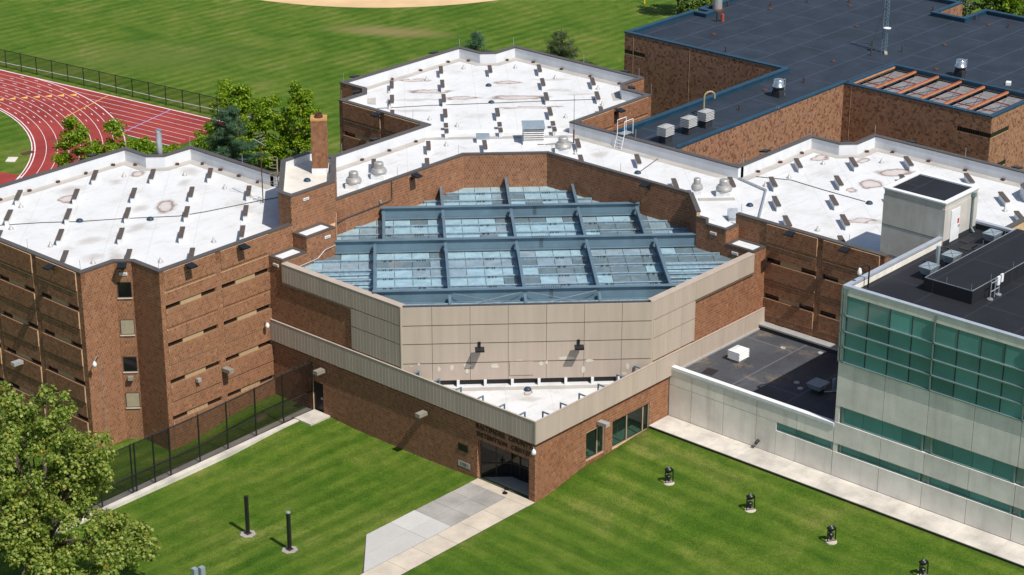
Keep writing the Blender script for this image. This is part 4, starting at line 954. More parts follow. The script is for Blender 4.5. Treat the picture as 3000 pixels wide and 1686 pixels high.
mb.flat([(55.5, 20.5), (80.1, 20.5), (80.1, 37.7), (66.4, 37.7), (66.4, 36.3), (65.6, 36.3), (65.6, 37.7), (55.5, 37.7)], OZ); mb.flat([(80.1, 20.5), (84.85, 20.5), (84.85, 37.7), (80.1, 37.7)], OZ)
mb.flat([(55.4, 14.35), (62.9, 14.35), (62.9, 20.5), (55.5, 20.5)], OZ); mb.flat([(62.9, 0.5), (84, 0.5), (84, 17.6), (80.1, 17.6), (80.1, 20.5), (62.9, 20.5)], OZ)
mb.build('roof', 'roof_dark', old)
parapet(OP, [0, 1, 2, 3, 4, 5, 6, 7, 8, 9, 10, 11, 12, 13, 14], OZ, 12.0, old, 'mortar_red', 'coping_blue', 'coping_blue', thick=0.34, over=0.05, copz=0.12)
PP = [(55.45, 0.55), (62.95, 0.55), (62.95, 14.3), (55.45, 14.3)]
parapet(PP, [1, 2], OZ, 12.0, old, 'mortar_red', 'coping_blue', 'coping_blue', thick=0.30, over=0.0, copz=0.16)
bk = MB()
ohole = [(0.5, 3.5, 10.2, 10.6)]
def ob(i, z0, holes=()):
    fr, ln = FE(OP[i], OP[(i + 1) % len(OP)]); bricks(bk, fr, 0, ln, z0, 11.84, holes); return fr, ln
ob(0, 5.0); fr1, l1 = ob(1, 3.0, [(10.85, 13.85, 10.2, 10.61)]); fr2, l2 = ob(2, 3.0, [(0.0, 2.85, 10.2, 10.61), (1.4, 2.85, 7.35, 7.75)]) if False else ob(2, 3.0, [(0.0, 2.85, 10.2, 10.61), (1.35, 2.85, 7.35, 7.75)])
fr3, l3 = ob(13, 3.0, [(0.02, 2.35, 10.03, 10.45)]); ob(6, 8.0)
bk.build('brick_facing', 'brick_red', old, kind='stuff')
for fr, u0, u1, z0, z1 in ((fr1, 10.85, 13.85, 10.2, 10.61), (fr2, 0.0, 2.85, 10.2, 10.61), (fr2, 1.35, 2.85, 7.35, 7.75), (fr3, 0.02, 2.35, 10.03, 10.45)):
    mb = MB(); fr.box(mb, u0, u1, z0 + .01, z1 - .01, -0.02, 0.006); w = mb.build('window', 'glass_dark', old)
    mb = MB(); n_ = int((u1 - u0) / 0.2)
    for i in range(1, n_): fr.box(mb, u0 + i * (u1 - u0) / n_ - .008, u0 + i * (u1 - u0) / n_ + .008, z0 + .02, z1 - .02, 0.0061, 0.012)
    mb.build('glazing_bars', 'joint', w, kind='stuff')
for i, (fr, u) in enumerate(((fr1, 0.75), (fr3, 7.3), (fr3, 1.0))):
    mb = MB(); fr.box(mb, u - 0.02, u + 0.02, 3, 11.8, 0.014, 0.03); mb.build('control_joint', 'mortar_red', old)
mb = MB(); mb.tube([(50.2, 14.28, 11.6)] * 1 + [(50.2, 14.28, 11.6)], 0.02)
MB().prism([(56.2, 0.9), (62.7, 0.9), (62.7, 14.0), (56.2, 14.0)], 2.0, 2.2).build('yard_floor', 'yard_floor', old)
for i, y in enumerate((14.0, 11.9, 9.72, 7.55, 5.35, 3.15, 1.0)):
    mb = MB(); mb.box(56.0, y - 0.07, 11.80, 62.7, y + 0.09, 11.90); bmx = mb.build('yard_beam', 'red_steel', old)
    mb = MB(); mb.box(56.0, y - 0.09, 11.72, 62.7, y - 0.071, 11.885); mb.build('beam_side', 'orange_steel', bmx)
for a, b in zip((11.9, 9.72, 7.55, 5.35, 3.15, 1.0), (14.0, 11.9, 9.72, 7.55, 5.35, 3.15)):
    for k in range(5):
        xa = 55.95 + k * 1.36; MB().flat([(xa + .02, a + .12), (xa + 1.34, a + .12), (xa + 1.34, b - .12), (xa + .02, b - .12)], 11.46).build('mesh_panel', 'pit_mesh', old)
    mb = MB(); mb.tube([(56.0, a, 11.50), (62.7, b, 11.50)], 0.02, 4); mb.tube([(56.0, b, 11.50), (62.7, a, 11.50)], 0.02, 4); mb.build('brace_rod', 'joint', old)
    [MB().box(q, a + .13, 11.47, q + .08, b - .13, 11.53).build('purlin', 'red_steel', old) for q in (58.1, 60.4)]
# things on the dark roof
def drain_pot(x, y, z, label, group): tag(MB().lathe((x, y, z), [(.24, 0), (.24, .05), (.16, .08), (.1, .12)], 12).build('roof_drain', 'rust'), label, 'drain', group)
for (x, y) in [(61.15, 19.2), (61.15, 32), (72, 23.85), (72, 14.7), (71.75, 33.3), (77.8, 28.4), (65, 11.35), (50.3, 18.7), (80.5, 15.2)]: drain_pot(x, y, OZ + .003, 'small rust brown roof drain on the dark roof', 'drains on the dark roof')
for (x, y) in [(57.4, 27.9), (44.5, 17.1), (54.2, 17.5), (72.8, 34.0), (76.1, 32.1), (78.9, 29.2), (81.4, 21.6), (81.3, 17.0), (80.9, 13.4), (70, 36.9)]:
    tag(MB().cyl((x, y, OZ + .003), (x, y, OZ + .45), .07, None, 8).build('vent_pipe', 'rust'), 'short brown vent pipe standing on the dark roof', 'vent pipe', 'vent pipes on the dark roof')
def lathe_fan(x, y, z, h, label, group, mats=('unit_dark', 'stainless')):
    t = thing('exhaust_fan', label, 'fan', (x, y, z), 0, group)
    mb = MB(); mb.obox((-.38, -.38, 0), (.76, 0, 0), (0, .76, 0), (0, 0, .5)); mb.obox((-.33, -.33, .501), (.66, 0, 0), (0, .66, 0), (0, 0, h * .3)); mb.build('curb', mats[0], t)
    mb = MB(); b = .5 + h * .3; mb.lathe((0, 0, b), [(.4, 0), (.52, .05), (.52, .16), (.46, .22), (.42, .24), (.42, .62), (.38, .68), (0.05, .70)], 20); mb.build('cowl', mats[1], t, True)
    mb = MB(); mb.tube([(.44, -.2, b + .6), (.62, -.2, b + .62), (.62, -.2, .2), (.5, -.3, 0.02)], 0.025); mb.build('conduit', 'galv', t); return t
lathe_fan(49.6, 16.9, OZ + .003, .9, 'tall shiny exhaust fan on the narrow arm of dark roof', 'fans on the dark roof'); lathe_fan(64.6, 8.8, OZ + .003, .8, 'tall shiny exhaust fan beside the red beamed yard', 'fans on the dark roof')
def louvre_unit(x, y, z, label, group=None, w=.9, l=1.1, hc=.62, hl=.66, top='unit_grey', curb='unit_dark', n=5, rz=0.0):
    t = thing('louvre_ventilator', label, 'ventilator', (x, y, z), rz, group)
    MB().obox((-l / 2 + .12, -w / 2 + .12, 0), (l - .24, 0, 0), (0, w - .24, 0), (0, 0, hc + hl)).build('curb', curb, t)
    for k in range(n):
        zz = hc + k * hl / n; mb = MB(); a, b = l / 2, w / 2
        mb.add([(-a, -b, zz), (a, -b, zz), (a, b, zz), (-a, b, zz), (-a + .1, -b + .1, zz + hl / n * .8), (a - .1, -b + .1, zz + hl / n * .8), (a - .1, b - .1, zz + hl / n * .8), (-a + .1, b - .1, zz + hl / n * .8)], [(0, 3, 2, 1), (4, 5, 6, 7), (0, 1, 5, 4), (1, 2, 6, 5), (2, 3, 7, 6), (3, 0, 4, 7)]); mb.build('louvre', top, t)
    mb = MB(); mb.add([(-l / 2, -w / 2, hc + hl), (l / 2, -w / 2, hc + hl), (l / 2, w / 2, hc + hl), (-l / 2, w / 2, hc + hl), (-l / 2 + .25, 0, hc + hl + .12), (l / 2 - .25, 0, hc + hl + .12)], [(0, 1, 5, 4), (1, 2, 5), (2, 3, 4, 5), (3, 0, 4), (3, 2, 1, 0)]); mb.build('lid', top, t); return t
for i, x in enumerate((33.85, 36.75, 38.95)): louvre_unit(x + .3, 16.55, OZ + .003, ['grey louvred ventilator nearest the white roof, first of three on dark roof', 'grey louvred ventilator, middle of three on dark roof', 'grey louvred ventilator beside the curved pipe, third of three on dark roof'][i], 'louvred ventilators on the dark roof')
mb = MB(); pts = [(41.2, 18.2, OZ + .003), (41.2, 18.2, OZ + 1.6)] + [(41.2 + .42 * (1 - math.cos(a)), 18.2 - .2 * (1 - math.cos(a)), OZ + 1.6 + .42 * math.sin(a)) for a in [i * math.pi / 7 for i in range(1, 8)]] + [(42.04, 17.8, OZ + 1.4)]
tag(mb.tube(pts, .075, 8).build('gooseneck_pipe', 'gold'), 'tan gooseneck vent pipe behind the louvred ventilators', 'pipe')
t = thing('steel_stack', 'fat silver flue stack at the far edge of the dark roof', 'stack', (67.9, 36.6, OZ + .003))
MB().cyl((0, 0, .25), (0, 0, 3.6), .45, None, 18).build('pipe', 'alum', t); MB().lathe((0, 0, 0), [(.62, 0), (.6, .18), (.47, .28)], 18).build('flashing', 'rust', t)
t = thing('pipe_cluster', 'orange valve pipes standing together on the dark roof', 'pipe', (64.9, 34.4, OZ + .003))
MB().cyl((0, 0, 0), (0, 0, .9), .1, None, 8).build('post', 'unit_dark', t); MB().cyl((.35, -.35, 0), (.35, -.35, .7), .16, None, 8).build('valve', 'red_steel', t)
t = thing('lattice_mast', 'blue grey lattice antenna mast on the dark roof', 'mast', (66.35, 17.4, OZ + .003))
mb = MB(); R_ = .26; H_ = 5.6
cor = [(R_ * math.cos(a), R_ * math.sin(a)) for a in (0.5, 2.6, 4.7)]
for (a, b) in cor: mb.cyl((a, b, 0), (a * .8, b * .8, H_), .035, None, 5)
mb.build('mast_leg', 'steel_blue', t); mb = MB()
for k in range(17):
    z = .15 + k * .32
    for i in range(3): p, q = cor[i], cor[(i + 1) % 3]; mb.cyl((p[0], p[1], z), (q[0], q[1], z + .32), .018, None, 4)
mb.build('bracing', 'steel_blue', t, kind='stuff')
mb = MB(); mb.lathe((-.3, -.35, 2.2), [(.02, 0), (.32, .1), (.34, .16), (.3, .17)], 14); mb.build('dish', 'white', t)
mb = MB(); mb.tube([(0, 0, 5.0), (1.4, -1.4, 5.15)], .025); [mb.tube([(.5 + k * .22, -.5 - k * .22 - .35, 5.08), (.5 + k * .22, -.5 - k * .22 + .35, 5.08)], .015, 4) for k in range(4)]; mb.build('antenna', 'galv', t)
mb = MB(); [mb.tube([(0, 0, 4.6), (dx, dy, .5)], .010, 4) for dx, dy in ((1.1, 1.9), (1.2, -1.1), (-1.5, .35))]; [mb.cyl((dx, dy, 0), (dx, dy, .55), .08, None, 6) for dx, dy in ((1.1, 1.9), (1.2, -1.1), (-1.5, .35))]; mb.build('guy_wires', 'cable', t, kind='stuff')
MB().cbox((-.1, -.25, 0), .9, .25, .12, .6).build('foot_block', 'walk_tan', t)
tag(MB().cbox((65.1, 4.5, OZ + .003), .55, .4, .25, .4).build('junction_box', 'white'), 'small white box on the dark roof near the red beamed yard', 'box')

# ------------------------------------------------------------------ concrete and glass annex
ann = building('office_annex', 'modern concrete and teal glass office annex at the right edge')
AX, AY, AT = 13.57, -12.98, 14.17
fa = FX(AX)
MB().prism([(AX + .3, -60), (29.0, -60), (29.0, AY - .28), (AX + .3, AY - .28)], 0.2, 13.55).build('wall_core', 'joint', ann)
MB().flat([(AX + .2, -60), (29.0, -60), (29.0, AY - .2), (AX + .2, AY - .2)], 13.6).build('roof', 'roof_black', ann)
MB().prism([(AX + .02, AY - .29), (29.0, AY - .29), (29.0, AY), (AX + .02, AY)], 0.2, 13.95).build('side_wall', 'concrete', ann)
AP = [(AX, -60), (29.0, -60), (29.0, AY), (AX, AY)]
parapet(AP, [2, 3, 1], 13.6, AT, ann, 'concrete', 'unit_dark', 'alum_coping', thick=0.22, over=0.03, copz=0.16)
ym = [-12.98, -16.38, -19.47, -22.56, -25.65, -28.74, -31.83, -34.92, -38.0, -41.1, -44.2, -47.3, -50.4, -53.5, -56.6, -60]
def cpan(a, b, z0, z1, d=0.0):
    mb = MB(); fa.box(mb, a + .018, b - .018, z0 + .018, z1 - .018, -0.29, d); mb.build('concrete_panel', 'concrete', ann)
for b, a in zip(ym[:-1], ym[1:]):
    for z0, z1 in ((1.2, 2.90), (3.48, 4.95), (6.08, 8.1), (8.1, 9.08)): cpan(a, b, z0, z1)
    if a > -40:
        pass
def strip_win(a, b, z0, z1, nb, tint):
    mb = MB(); fa.box(mb, a, b, z0, z1, -0.29, -0.17); w = mb.build('window', 'joint', ann)
    mb = MB(); fa.box(mb, a, b, z0, z0 + .05, -.169, -.06); fa.box(mb, a, b, z1 - .06, z1, -.169, -.06); fa.box(mb, a, a + .12, z0 + .05, z1 - .06, -.169, -.05); fa.box(mb, b - .12, b, z0 + .05, z1 - .06, -.169, -.05); mb.build('frame', 'mullion', w)
    us = [a + .12 + (b - a - .24) * i / nb for i in range(nb + 1)]
    for p, q in zip(us[:-1], us[1:]): g = MB(); fa.box(g, p + .012, q - .012, z0 + .05, z1 - .06, -.168, -.12); g.build('pane', 'glass_teal', w)
for a, b in [(-19.27, -13.45), (-25.52, -19.8), (-31.75, -26.05), (-38, -32.3)]: strip_win(a, b, 4.96, 6.07, 4, 0); strip_win(a, b, 2.92, 3.47, 4, 0)
for a, b in [(-13.44, -12.99), (-19.79, -19.28), (-26.04, -25.53), (-32.29, -31.76)]:
    for z0, z1 in ((4.96, 6.07), (2.92, 3.47)): mb = MB(); fa.box(mb, a, b, z0, z1, -.29, -.2); mb.build('reveal_panel', 'mullion', ann)
for z0, z1 in ((4.96, 6.07), (2.92, 3.47)): mb = MB(); fa.box(mb, -60, -38.01, z0, z1, -.29, -.2); mb.build('reveal_panel', 'glass_teal', ann)
# curtain wall
us = [-12.99, -13.29] + [-13.29 - 1.548 * i for i in range(1, 31)]
zs = [9.13, 10.14, 11.17, 12.24, 13.98]
cw = MB()
for u in us: 
    dd = .07 if (abs((u + 13.29) / 1.548) % 4 < .05 or u > -13.3) else -.005
    fa.box(cw, u - .03, u + .03, 9.12, 13.99, -.10, dd)
cw.build('mullion', 'joint', ann, kind='stuff')
for u in us:
    if abs((u + 13.29) / 1.548) % 4 < .05 or u > -13.3: mb = MB(); fa.box(mb, u - .045, u + .045, 9.10, 13.99, .071, .10); mb.build('mullion_cap', 'mullion', ann)
for z in zs[:-1]: mb = MB(); fa.box(mb, -60, -12.97, z - .038, z + .038, -.08, .10); mb.build('transom', 'mullion', ann)
gi = 0
for a, b in zip(us[:-1], us[1:]):
    for z0, z1 in zip(zs[:-1], zs[1:]): g = MB(); fa.box(g, b + .03, a - .03, z0 + .045, z1 - .04, -.09, -.03); g.build('pane', 'glass_teal', ann)
# stair head
SP = [(24.62, -13.3), (28.75, -13.3), (28.75, -8.7), (24.62, -8.7)]
sh = building('penthouse', 'grey concrete penthouse with black roof and white door on the annex', 'penthouse')
MB().prism(SP, 4.0, 16.05).build('wall', 'concrete_grey', sh)
MB().flat(SP, 16.40).build('roof', 'roof_black', sh); parapet(SP, range(4), 16.40, 16.52, sh, 'concrete_grey', 'white', 'white', thick=0.22, over=0.05, copz=0.09); MB().prism(offset_poly(SP, .03), 16.051, 16.38).build('roof_edge', 'concrete_grey', sh)
for z in (14.0, 11.95): mb = MB(); mb.box(24.600, -13.29, z - .012, 24.618, -8.71, z + .012); mb.build('panel_joint', 'joint', sh)
fs_ = FY(-13.3); mb = MB(); fs_.box(mb, 25.40, 26.48, 13.62, 15.78, 0.002, 0.05); dr = mb.build('door', 'white', sh)
mb = MB(); fs_.box(mb, 26.2, 26.38, 14.72, 15.05, .051, .07); mb.build('door_sign', 'red_sign', dr)
mb = MB(); fs_.box(mb, 26.3, 26.42, 14.5, 14.62, .051, .12); mb.build('handle', 'galv', dr)
mb = MB(); fs_.box(mb, 27.85, 28.05, 16.1, 16.4, .06, .28); mb.tube([(27.95, -13.42, 16.1), (27.95, -13.42, 13.95), (27.95, -13.65, 13.68)], .07, 8); mb.build('downpipe', 'mullion', sh)
mb = MB(); fs_.box(mb, 24.64, 28.7, 13.60, 13.86, 0.002, 0.04); mb.box(24.56, -13.28, 13.6, 24.60, -12.95, 13.9); mb.build('base_flashing', 'unit_dark', sh)
# roof plenum and units on the annex
pl = building('roof_plenum', 'long black rubber covered duct box on the annex roof', 'duct')
MB().box(17.25, -19.72, 13.60, 28.6, -16.35, 14.43).build('box', 'roof_black', pl)
mb = MB(); mb.tube([(17.3, -16.4, 14.46), (17.3, -19.67, 14.46), (28.5, -19.67, 14.46)], .022, 4); mb.tube([(17.3, -16.4, 14.46), (28.5, -16.4, 14.46)], .022, 4); mb.build('lightning_cable', 'galv', pl)
mb = MB(); [mb.cyl((x, y, 14.43), (x, y, 14.9), .012, None, 4) for x, y in ((17.3, -19.6), (19.5, -19.67), (22.2, -19.67), (24.6, -19.67), (20.8, -16.4), (24.2, -16.4), (27.0, -16.4), (17.3, -17.9))]; mb.build('lightning_rods', 'galv', pl, kind='stuff')
for i, (x, y) in enumerate(((19.2, -15.55), (21.9, -15.55), (26.95, -15.55))):
    t = thing('hooded_vent', ['grey hooded vent nearest the glass corner on annex roof', 'grey hooded vent, middle of three on annex roof', 'grey hooded vent nearest the penthouse on annex roof'][i], 'vent', (x, y, 13.603), 0, 'hooded vents on the annex roof')
    MB().obox((-.3, -.25, 0), (.6, 0, 0), (0, .5, 0), (0, 0, .34)).build('curb', 'unit_dark', t)
    mb = MB(); mb.add([(-.4, -.3, .34), (.4, -.3, .34), (.4, .3, .34), (-.4, .3, .34), (-.6, -.45, .85), (.55, -.45, .85), (.55, .45, .85), (-.6, .45, .85)], [(0, 3, 2, 1), (4, 5, 6, 7), (0, 1, 5, 4), (1, 2, 6, 5), (2, 3, 7, 6), (3, 0, 4, 7)]); mb.build('hood', 'sheet_blue', t)
    mb = MB(); mb.tube([(-.58, -.43, .86), (.53, .43, .86)], .012, 4); mb.tube([(-.58, .43, .86), (.53, -.43, .86)], .012, 4); mb.build('tie_wire', 'cable', t)
t = tag(MB().cyl((21.3, -14.9, 13.603), (21.3, -14.9, 14.95), .13, None, 14).build('vent_stack', 'sheet_blue'), 'pale blue vent pipe between hooded vents on annex roof', 'pipe')
t = thing('dome_camera', 'white security camera on curved black arm at annex roof corner', 'camera', (15.4, -13.6, 13.603))
mb = MB(); mb.tube([(0, 0, 0), (0, 0, 1.25), (-.06, .0, 1.42), (-.2, .05, 1.52), (-.45, .1, 1.55), (-.85, .15, 1.55)], .05, 8); mb.build('arm', 'black', t)
mb = MB(); mb.lathe((-.85, .15, 1.02), [(.02, 0), (.10, .04), (.14, .13), (.14, .25), (.10, .38), (.05, .5)], 14); mb.build('camera_head', 'white', t, True)
t = thing('disconnect_rack', 'grey rack of electrical boxes beside the black duct box', 'electrical rack', (19.2, -20.15, 13.603))
mb = MB(); [mb.cyl((dx, 0, 0), (dx, 0, 1.2), .03, None, 6) for dx in (-.5, .0, .5)]; mb.tube([(-.5, 0, .5), (.5, 0, .5)], .03); mb.tube([(-.5, 0, 1.05), (.5, 0, 1.05)], .03); mb.build('frame', 'galv', t)
mb = MB(); mb.box(.1, -.1, .75, .4, .0, 1.3); mb.build('box', 'white', t); mb = MB(); mb.box(.5, -.12, .85, .75, 0, 1.35); mb.build('box', 'white', t)
[MB().cyl((dx, 0, 0), (dx, 0, .06), .2, None, 8).build('foot', 'galv', t) for dx in (-.5, .5)]
for i, (x, y) in enumerate(((26.6, -14.0), (25.5, -14.7), (26.0, -15.3))): struct(MB().cbox((x, y, 13.606), 1.2, .75, .02, 0).build('roof_mat', 'black')) if False else tag(MB().cbox((x, y, 13.606), 1.2, .7, .03, 0).build('roof_mat', 'black_plastic'), ['black rubber mat on annex roof nearest the white penthouse door', 'black rubber mat on annex roof beside the penthouse corner', 'black rubber mat on annex roof next to the duct box'][i], 'mat', 'walk mats by the penthouse')
mb = MB(); [mb.add([(24.1 + .38 * math.cos(a), -13.6 + .38 * math.sin(a), 13.61)], []) for a in ()]
pts = [(24.05 + .4 * math.cos(a), -13.75 + .4 * math.sin(a), 13.64) for a in [i * math.pi / 8 for i in range(17)]]
tag(MB().tube(pts, .035, 6).build('cable_coil', 'cable'), 'coil of black cable on annex roof at penthouse corner', 'cable')
# low link between entrance block and annex
lk = building('link_building', 'low concrete link with stained dark roof between entrance block and annex')
MB().prism([(AX + .3, AY + .02), (24.1, AY + .02), (24.1, -.42), (AX + .3, -.42)], 0.2, 4.26).build('wall_core', 'joint', lk)
LP = [(AX + .2, AY + .02), (24.14, AY + .02), (24.14, -.02), (AX + .2, -.02)]
MB().flat(LP, 4.30).build('roof', 'roof_link', lk)
yl = [-0.02, -1.87, -4.48, -7.11, -10.2, -12.96]
for b, a in zip(yl[:-1], yl[1:]):
    for z0, z1 in ((1.2, 3.48), (3.48, 4.62)):
        if z1 < 3.6 and a < -8.6:
            mb = MB(); hb = b
            for (p, q, c, d_) in ([(max(a, -8.67), b, 1.2, 3.48)] if b > -8.67 else []) + [(a, min(b, -8.67), 1.2, 2.90)]:
                mb = MB(); fa.box(mb, p + .012, q - .012, c + .012, d_ - .012, -.29, 0); mb.build('concrete_panel', 'concrete', lk)
        else:
            mb = MB(); fa.box(mb, a + .018, b - .018, z0 + .018, z1 - .018, -.29, 0); mb.build('concrete_panel', 'concrete', lk)
mb = MB(); fa.box(mb, -12.95, -8.68, 2.92, 3.47, -.29, -.17); w = mb.build('window', 'joint', lk)
mb = MB(); fa.box(mb, -12.95, -8.68, 2.92, 2.97, -.169, -.05); fa.box(mb, -12.95, -8.68, 3.41, 3.47, -.169, -.05); fa.box(mb, -12.95, -12.8, 2.97, 3.41, -.169, -.05); mb.build('frame', 'mullion', w)
for p, q in ((-12.8, -11.45), (-11.45, -10.1), (-10.1, -8.7)): g = MB(); fa.box(g, p + .012, q - .012, 2.97, 3.41, -.168, -.12); g.build('pane', 'glass_teal', w)
mb = MB(); fa.box(mb, -12.97, -0.03, 4.625, 4.83, -.32, .06); fa.box(mb, -12.97, -.03, 4.50, 4.60, .002, .03); mb.build('parapet_cap', 'white', lk)
mb = MB(); fa.box(mb, -12.96, -.03, 4.302, 4.62, -.34, -.295); mb.build('parapet_lining', 'unit_dark', lk)
mb = MB(); mb.box(AX + .35, -.30, 4.303, 24.0, -.06, 4.42); mb.build('edge_flashing', 'unit_grey', lk)
mb = MB(); mb.box(23.45, AY + .05, 4.303, 24.0, -.05, 4.60); mb.build('curb', 'unit_dark', lk)
mb = MB(); mb.box(23.40, AY + .05, 4.602, 24.06, -.04, 4.72); mb.build('curb_cap', 'unit_grey', lk)
mb = MB(); fa.box(mb, -.02, .14, 1.2, 4.62, -.02, .06); mb.build('corner_joint', 'joint', lk)
louvre_unit(18.35, -2.15, 4.304, 'white louvred roof ventilator on the stained low roof', None, 1.0, 1.15, .2, .55, 'white', 'unit_grey', 5)
tag(MB().cbox((15.5, -1.9, 4.304), .95, .8, .02, .15).build('roof_mat', 'black_plastic'), 'dark square patch mat on the stained low roof', 'mat')
for (x, y) in ((21.9, -3.3), (22.9, -5.7), (17.9, -7.2), (17.3, -7.9)): tag(MB().lathe((x, y, 4.304), [(.2, 0), (.2, .05), (.12, .08), (.1, .03)], 14).build('roof_drain', 'unit_grey'), 'small round drain on the stained low roof', 'drain', 'drains on the low roof')
t = thing('condenser_vent', 'hooded metal vent in the shadow on the low roof', 'vent', (17.5, -9.1, 4.304))
MB().obox((-.3, -.3, 0), (.6, 0, 0), (0, .6, 0), (0, 0, .35)).build('curb', 'unit_dark', t)
mb = MB(); mb.add([(-.4, -.4, .35), (.4, -.4, .35), (.4, .4, .35), (-.4, .4, .35), (-.6, -.55, .75), (.6, -.55, .75), (.6, .55, .75), (-.6, .55, .75)], [(0, 3, 2, 1), (4, 5, 6, 7), (0, 1, 5, 4), (1, 2, 6, 5), (2, 3, 7, 6), (3, 0, 4, 7)]); mb.build('hood', 'sheet_blue', t)
MB().box(.75, -.75, 0, 1.0, -.6, .95).build('switch_box', 'sheet_blue', t)
mb = MB(); mb.tube([(.3, -.3, .06), (1.5, -1.3, .06), (3.0, -2.5, .06)], .05, 6); mb.build('conduit', 'galv', t)
t = thing('wall_pipe', 'short black pipe outlet at the foot of the concrete wall', 'pipe', (AX, -7.35, 1.75)); MB().cyl((0, 0, 0), (-.3, 0, -.12), .11, None, 12).build('pipe', 'black', t)

# ------------------------------------------------------------------ things on the white roofs
def curb_proto(L):
    t = thing('roof_curb', 'x', 'roof curb')
    a = Vector((1 / R2, 1 / R2, 0)); b = Vector((1 / R2, -1 / R2, 0))
    MB().obox(-a * L - b * .13, a * L, b * .26, (0, 0, .42)).build('base', 'white', t)
    MB().obox(-a * (L + .05) - b * .17 + Vector((0, 0, .421)), a * (L + .1), b * .34, (0, 0, .10)).build('cap', 'brown_cap', t)
    return t
protoL, protoS = curb_proto(1.85), curb_proto(0.75)
used = set()
def place(proto, loc, label, group):
    o = proto if proto.name not in used else copy_tree(proto); used.add(proto.name)
    o.location = loc; o['label'] = label; o['group'] = group; return o
WIDE = {'l': ('brown capped roof curb on the left white roof', 'roof curbs on the left white roof'), 'b': ('brown capped roof curb on the far white roof', 'roof curbs on the far white roof'),
        'r': ('brown capped roof curb on the right white roof', 'roof curbs on the right white roof'), 'g': ('brown capped roof curb on the white roof round the steel cage', 'roof curbs on the ring roof')}
cur = []
for t_, S in ((57.36, (-4.18, 0, 4.22)), (53.3, (-8.4, -4.18, 4.22, 8.42)), (49.28, (-8.4, -4.18, 4.22, 8.42)), (45.24, (-8.4, -4.18, 0, 4.22, 8.35))): cur += [('b', s_, t_) for s_ in S]
for t_, S in ((31.78, (-30.3, -26.1, -21.9)), (27.73, (-35.2, -31.15, -27.05, -22.93, -18.84)), (23.65, (-35.25, -31.15, -27.05, -22.93, -18.82)), (19.6, (-35.3, -31.15, -27.05, -22.93, -18.82)), (15.55, (-30.3, -26.1, -21.93))): cur += [('l', s_, t_) for s_ in S]
for t_, S in ((31.58, (21.76, 25.93, 30.09)), (27.55, (19.17, 23.99, 28.8, 33.63)), (23.45, (18.68, 22.8, 26.9, 31.0, 35.07)), (19.47, (18.74, 22.77, 26.9, 31.0, 35.1)), (15.4, (21.76,))): cur += [('r', s_, t_) for s_ in S]
for s_, t_ in ((-5.7, 37.2), (-1.39, 37.18), (-5.89, 33.16), (-9.87, 33.2), (5.75, 37.14), (5.65, 33.3), (9.91, 33.18), (11.99, 27.6), (16.14, 27.66)): cur.append(('g', s_, t_))
for w, s_, t_ in cur:
    p = xy(s_, t_)
    if w == 'r' and 24.3 < p[0] < 29.2 and p[1] < -8.0: continue
    place(protoL, (p[0], p[1], ZR + .003), *WIDE[w])
for s_ in (-4.22, 0.0, 4.21):
    for t_ in (41.6, 40.15): p = xy(s_, t_); place(protoS, (p[0], p[1], ZR + .003), 'short brown capped roof curb beside the roof joint before the far roof', 'short roof curbs')
cone_me = MB().lathe((0, 0, 0), [(.20, 0), (.19, .03), (.09, .18), (.06, .20), (.06, .32)], 12).mesh('pipe_flashing', 'unit_grey', True)
for w, L in (('l', [(2.4, 42.4), (5.6, 39.3), (5.65, 34.9), (-6.6, 42.7), (-9.7, 39.6), (-9.9, 34.9), (-9.9, 30.3), (-6.8, 27.1), (-2.0, 27.3), (5.8, 32.4)]), ('b', [(39.6, 42.7), (42.7, 39.5), (35, 42.7), (42.6, 34.9), (30.4, 42.6), (42.7, 30.3), (28.4, 40.7), (27.3, 39.5), (39.5, 27.2), (27.3, 35), (35, 27.3), (27.5, 32.2), (32.3, 27.4)]), ('r', [(39.2, 5.5), (42.4, 2.4), (32.3, 5.9), (34.9, 5.6), (27.2, -2.1), (39.3, -9.8)]), ('g', [(23.5, 29.6), (28.6, 20.9), (29.3, 7.9)])):
    for p in L:
        o = link_mesh('pipe_flashing', cone_me, None, (p[0], p[1], ZR + .003), rnd.uniform(0, 6)); tag(o, WIDE[w][0].replace('brown capped roof curb', 'small metal cone flashing'), 'flashing', WIDE[w][1].replace('roof curbs', 'cone flashings'))
drain_me = MB().lathe((0, 0, 0), [(.26, 0), (.25, .08), (.18, .17), (.08, .21)], 14).mesh('roof_drain', plain('blue_black_drain', (0.02, 0.045, 0.075), 0.5), True)
for w, p in [('l', (-5.6, 37.3)), ('l', (-2.1, 33.9)), ('b', (37.3, 37.7)), ('b', (33.95, 34.36)), ('g', (28.3, 14.6)), ('r', (34.2, -1.8)), ('g', (28.15, 4.3))]:
    o = link_mesh('roof_drain', drain_me, None, (p[0], p[1], ZR + .003)); tag(o, WIDE[w][0].replace('brown capped roof curb', 'dark blue dome drain'), 'drain', WIDE[w][1].replace('roof curbs', 'dome drains'))
o = link_mesh('roof_drain', drain_me, None, (5.05, 5.05, 4.453)); tag(o, 'dark blue dome drain under the beige wall on the podium roof', 'drain')
o = link_mesh('roof_drain', drain_me, None, (6.25, 26.7, 13.424)); tag(o, 'dark blue dome drain beside the chimney', 'drain')
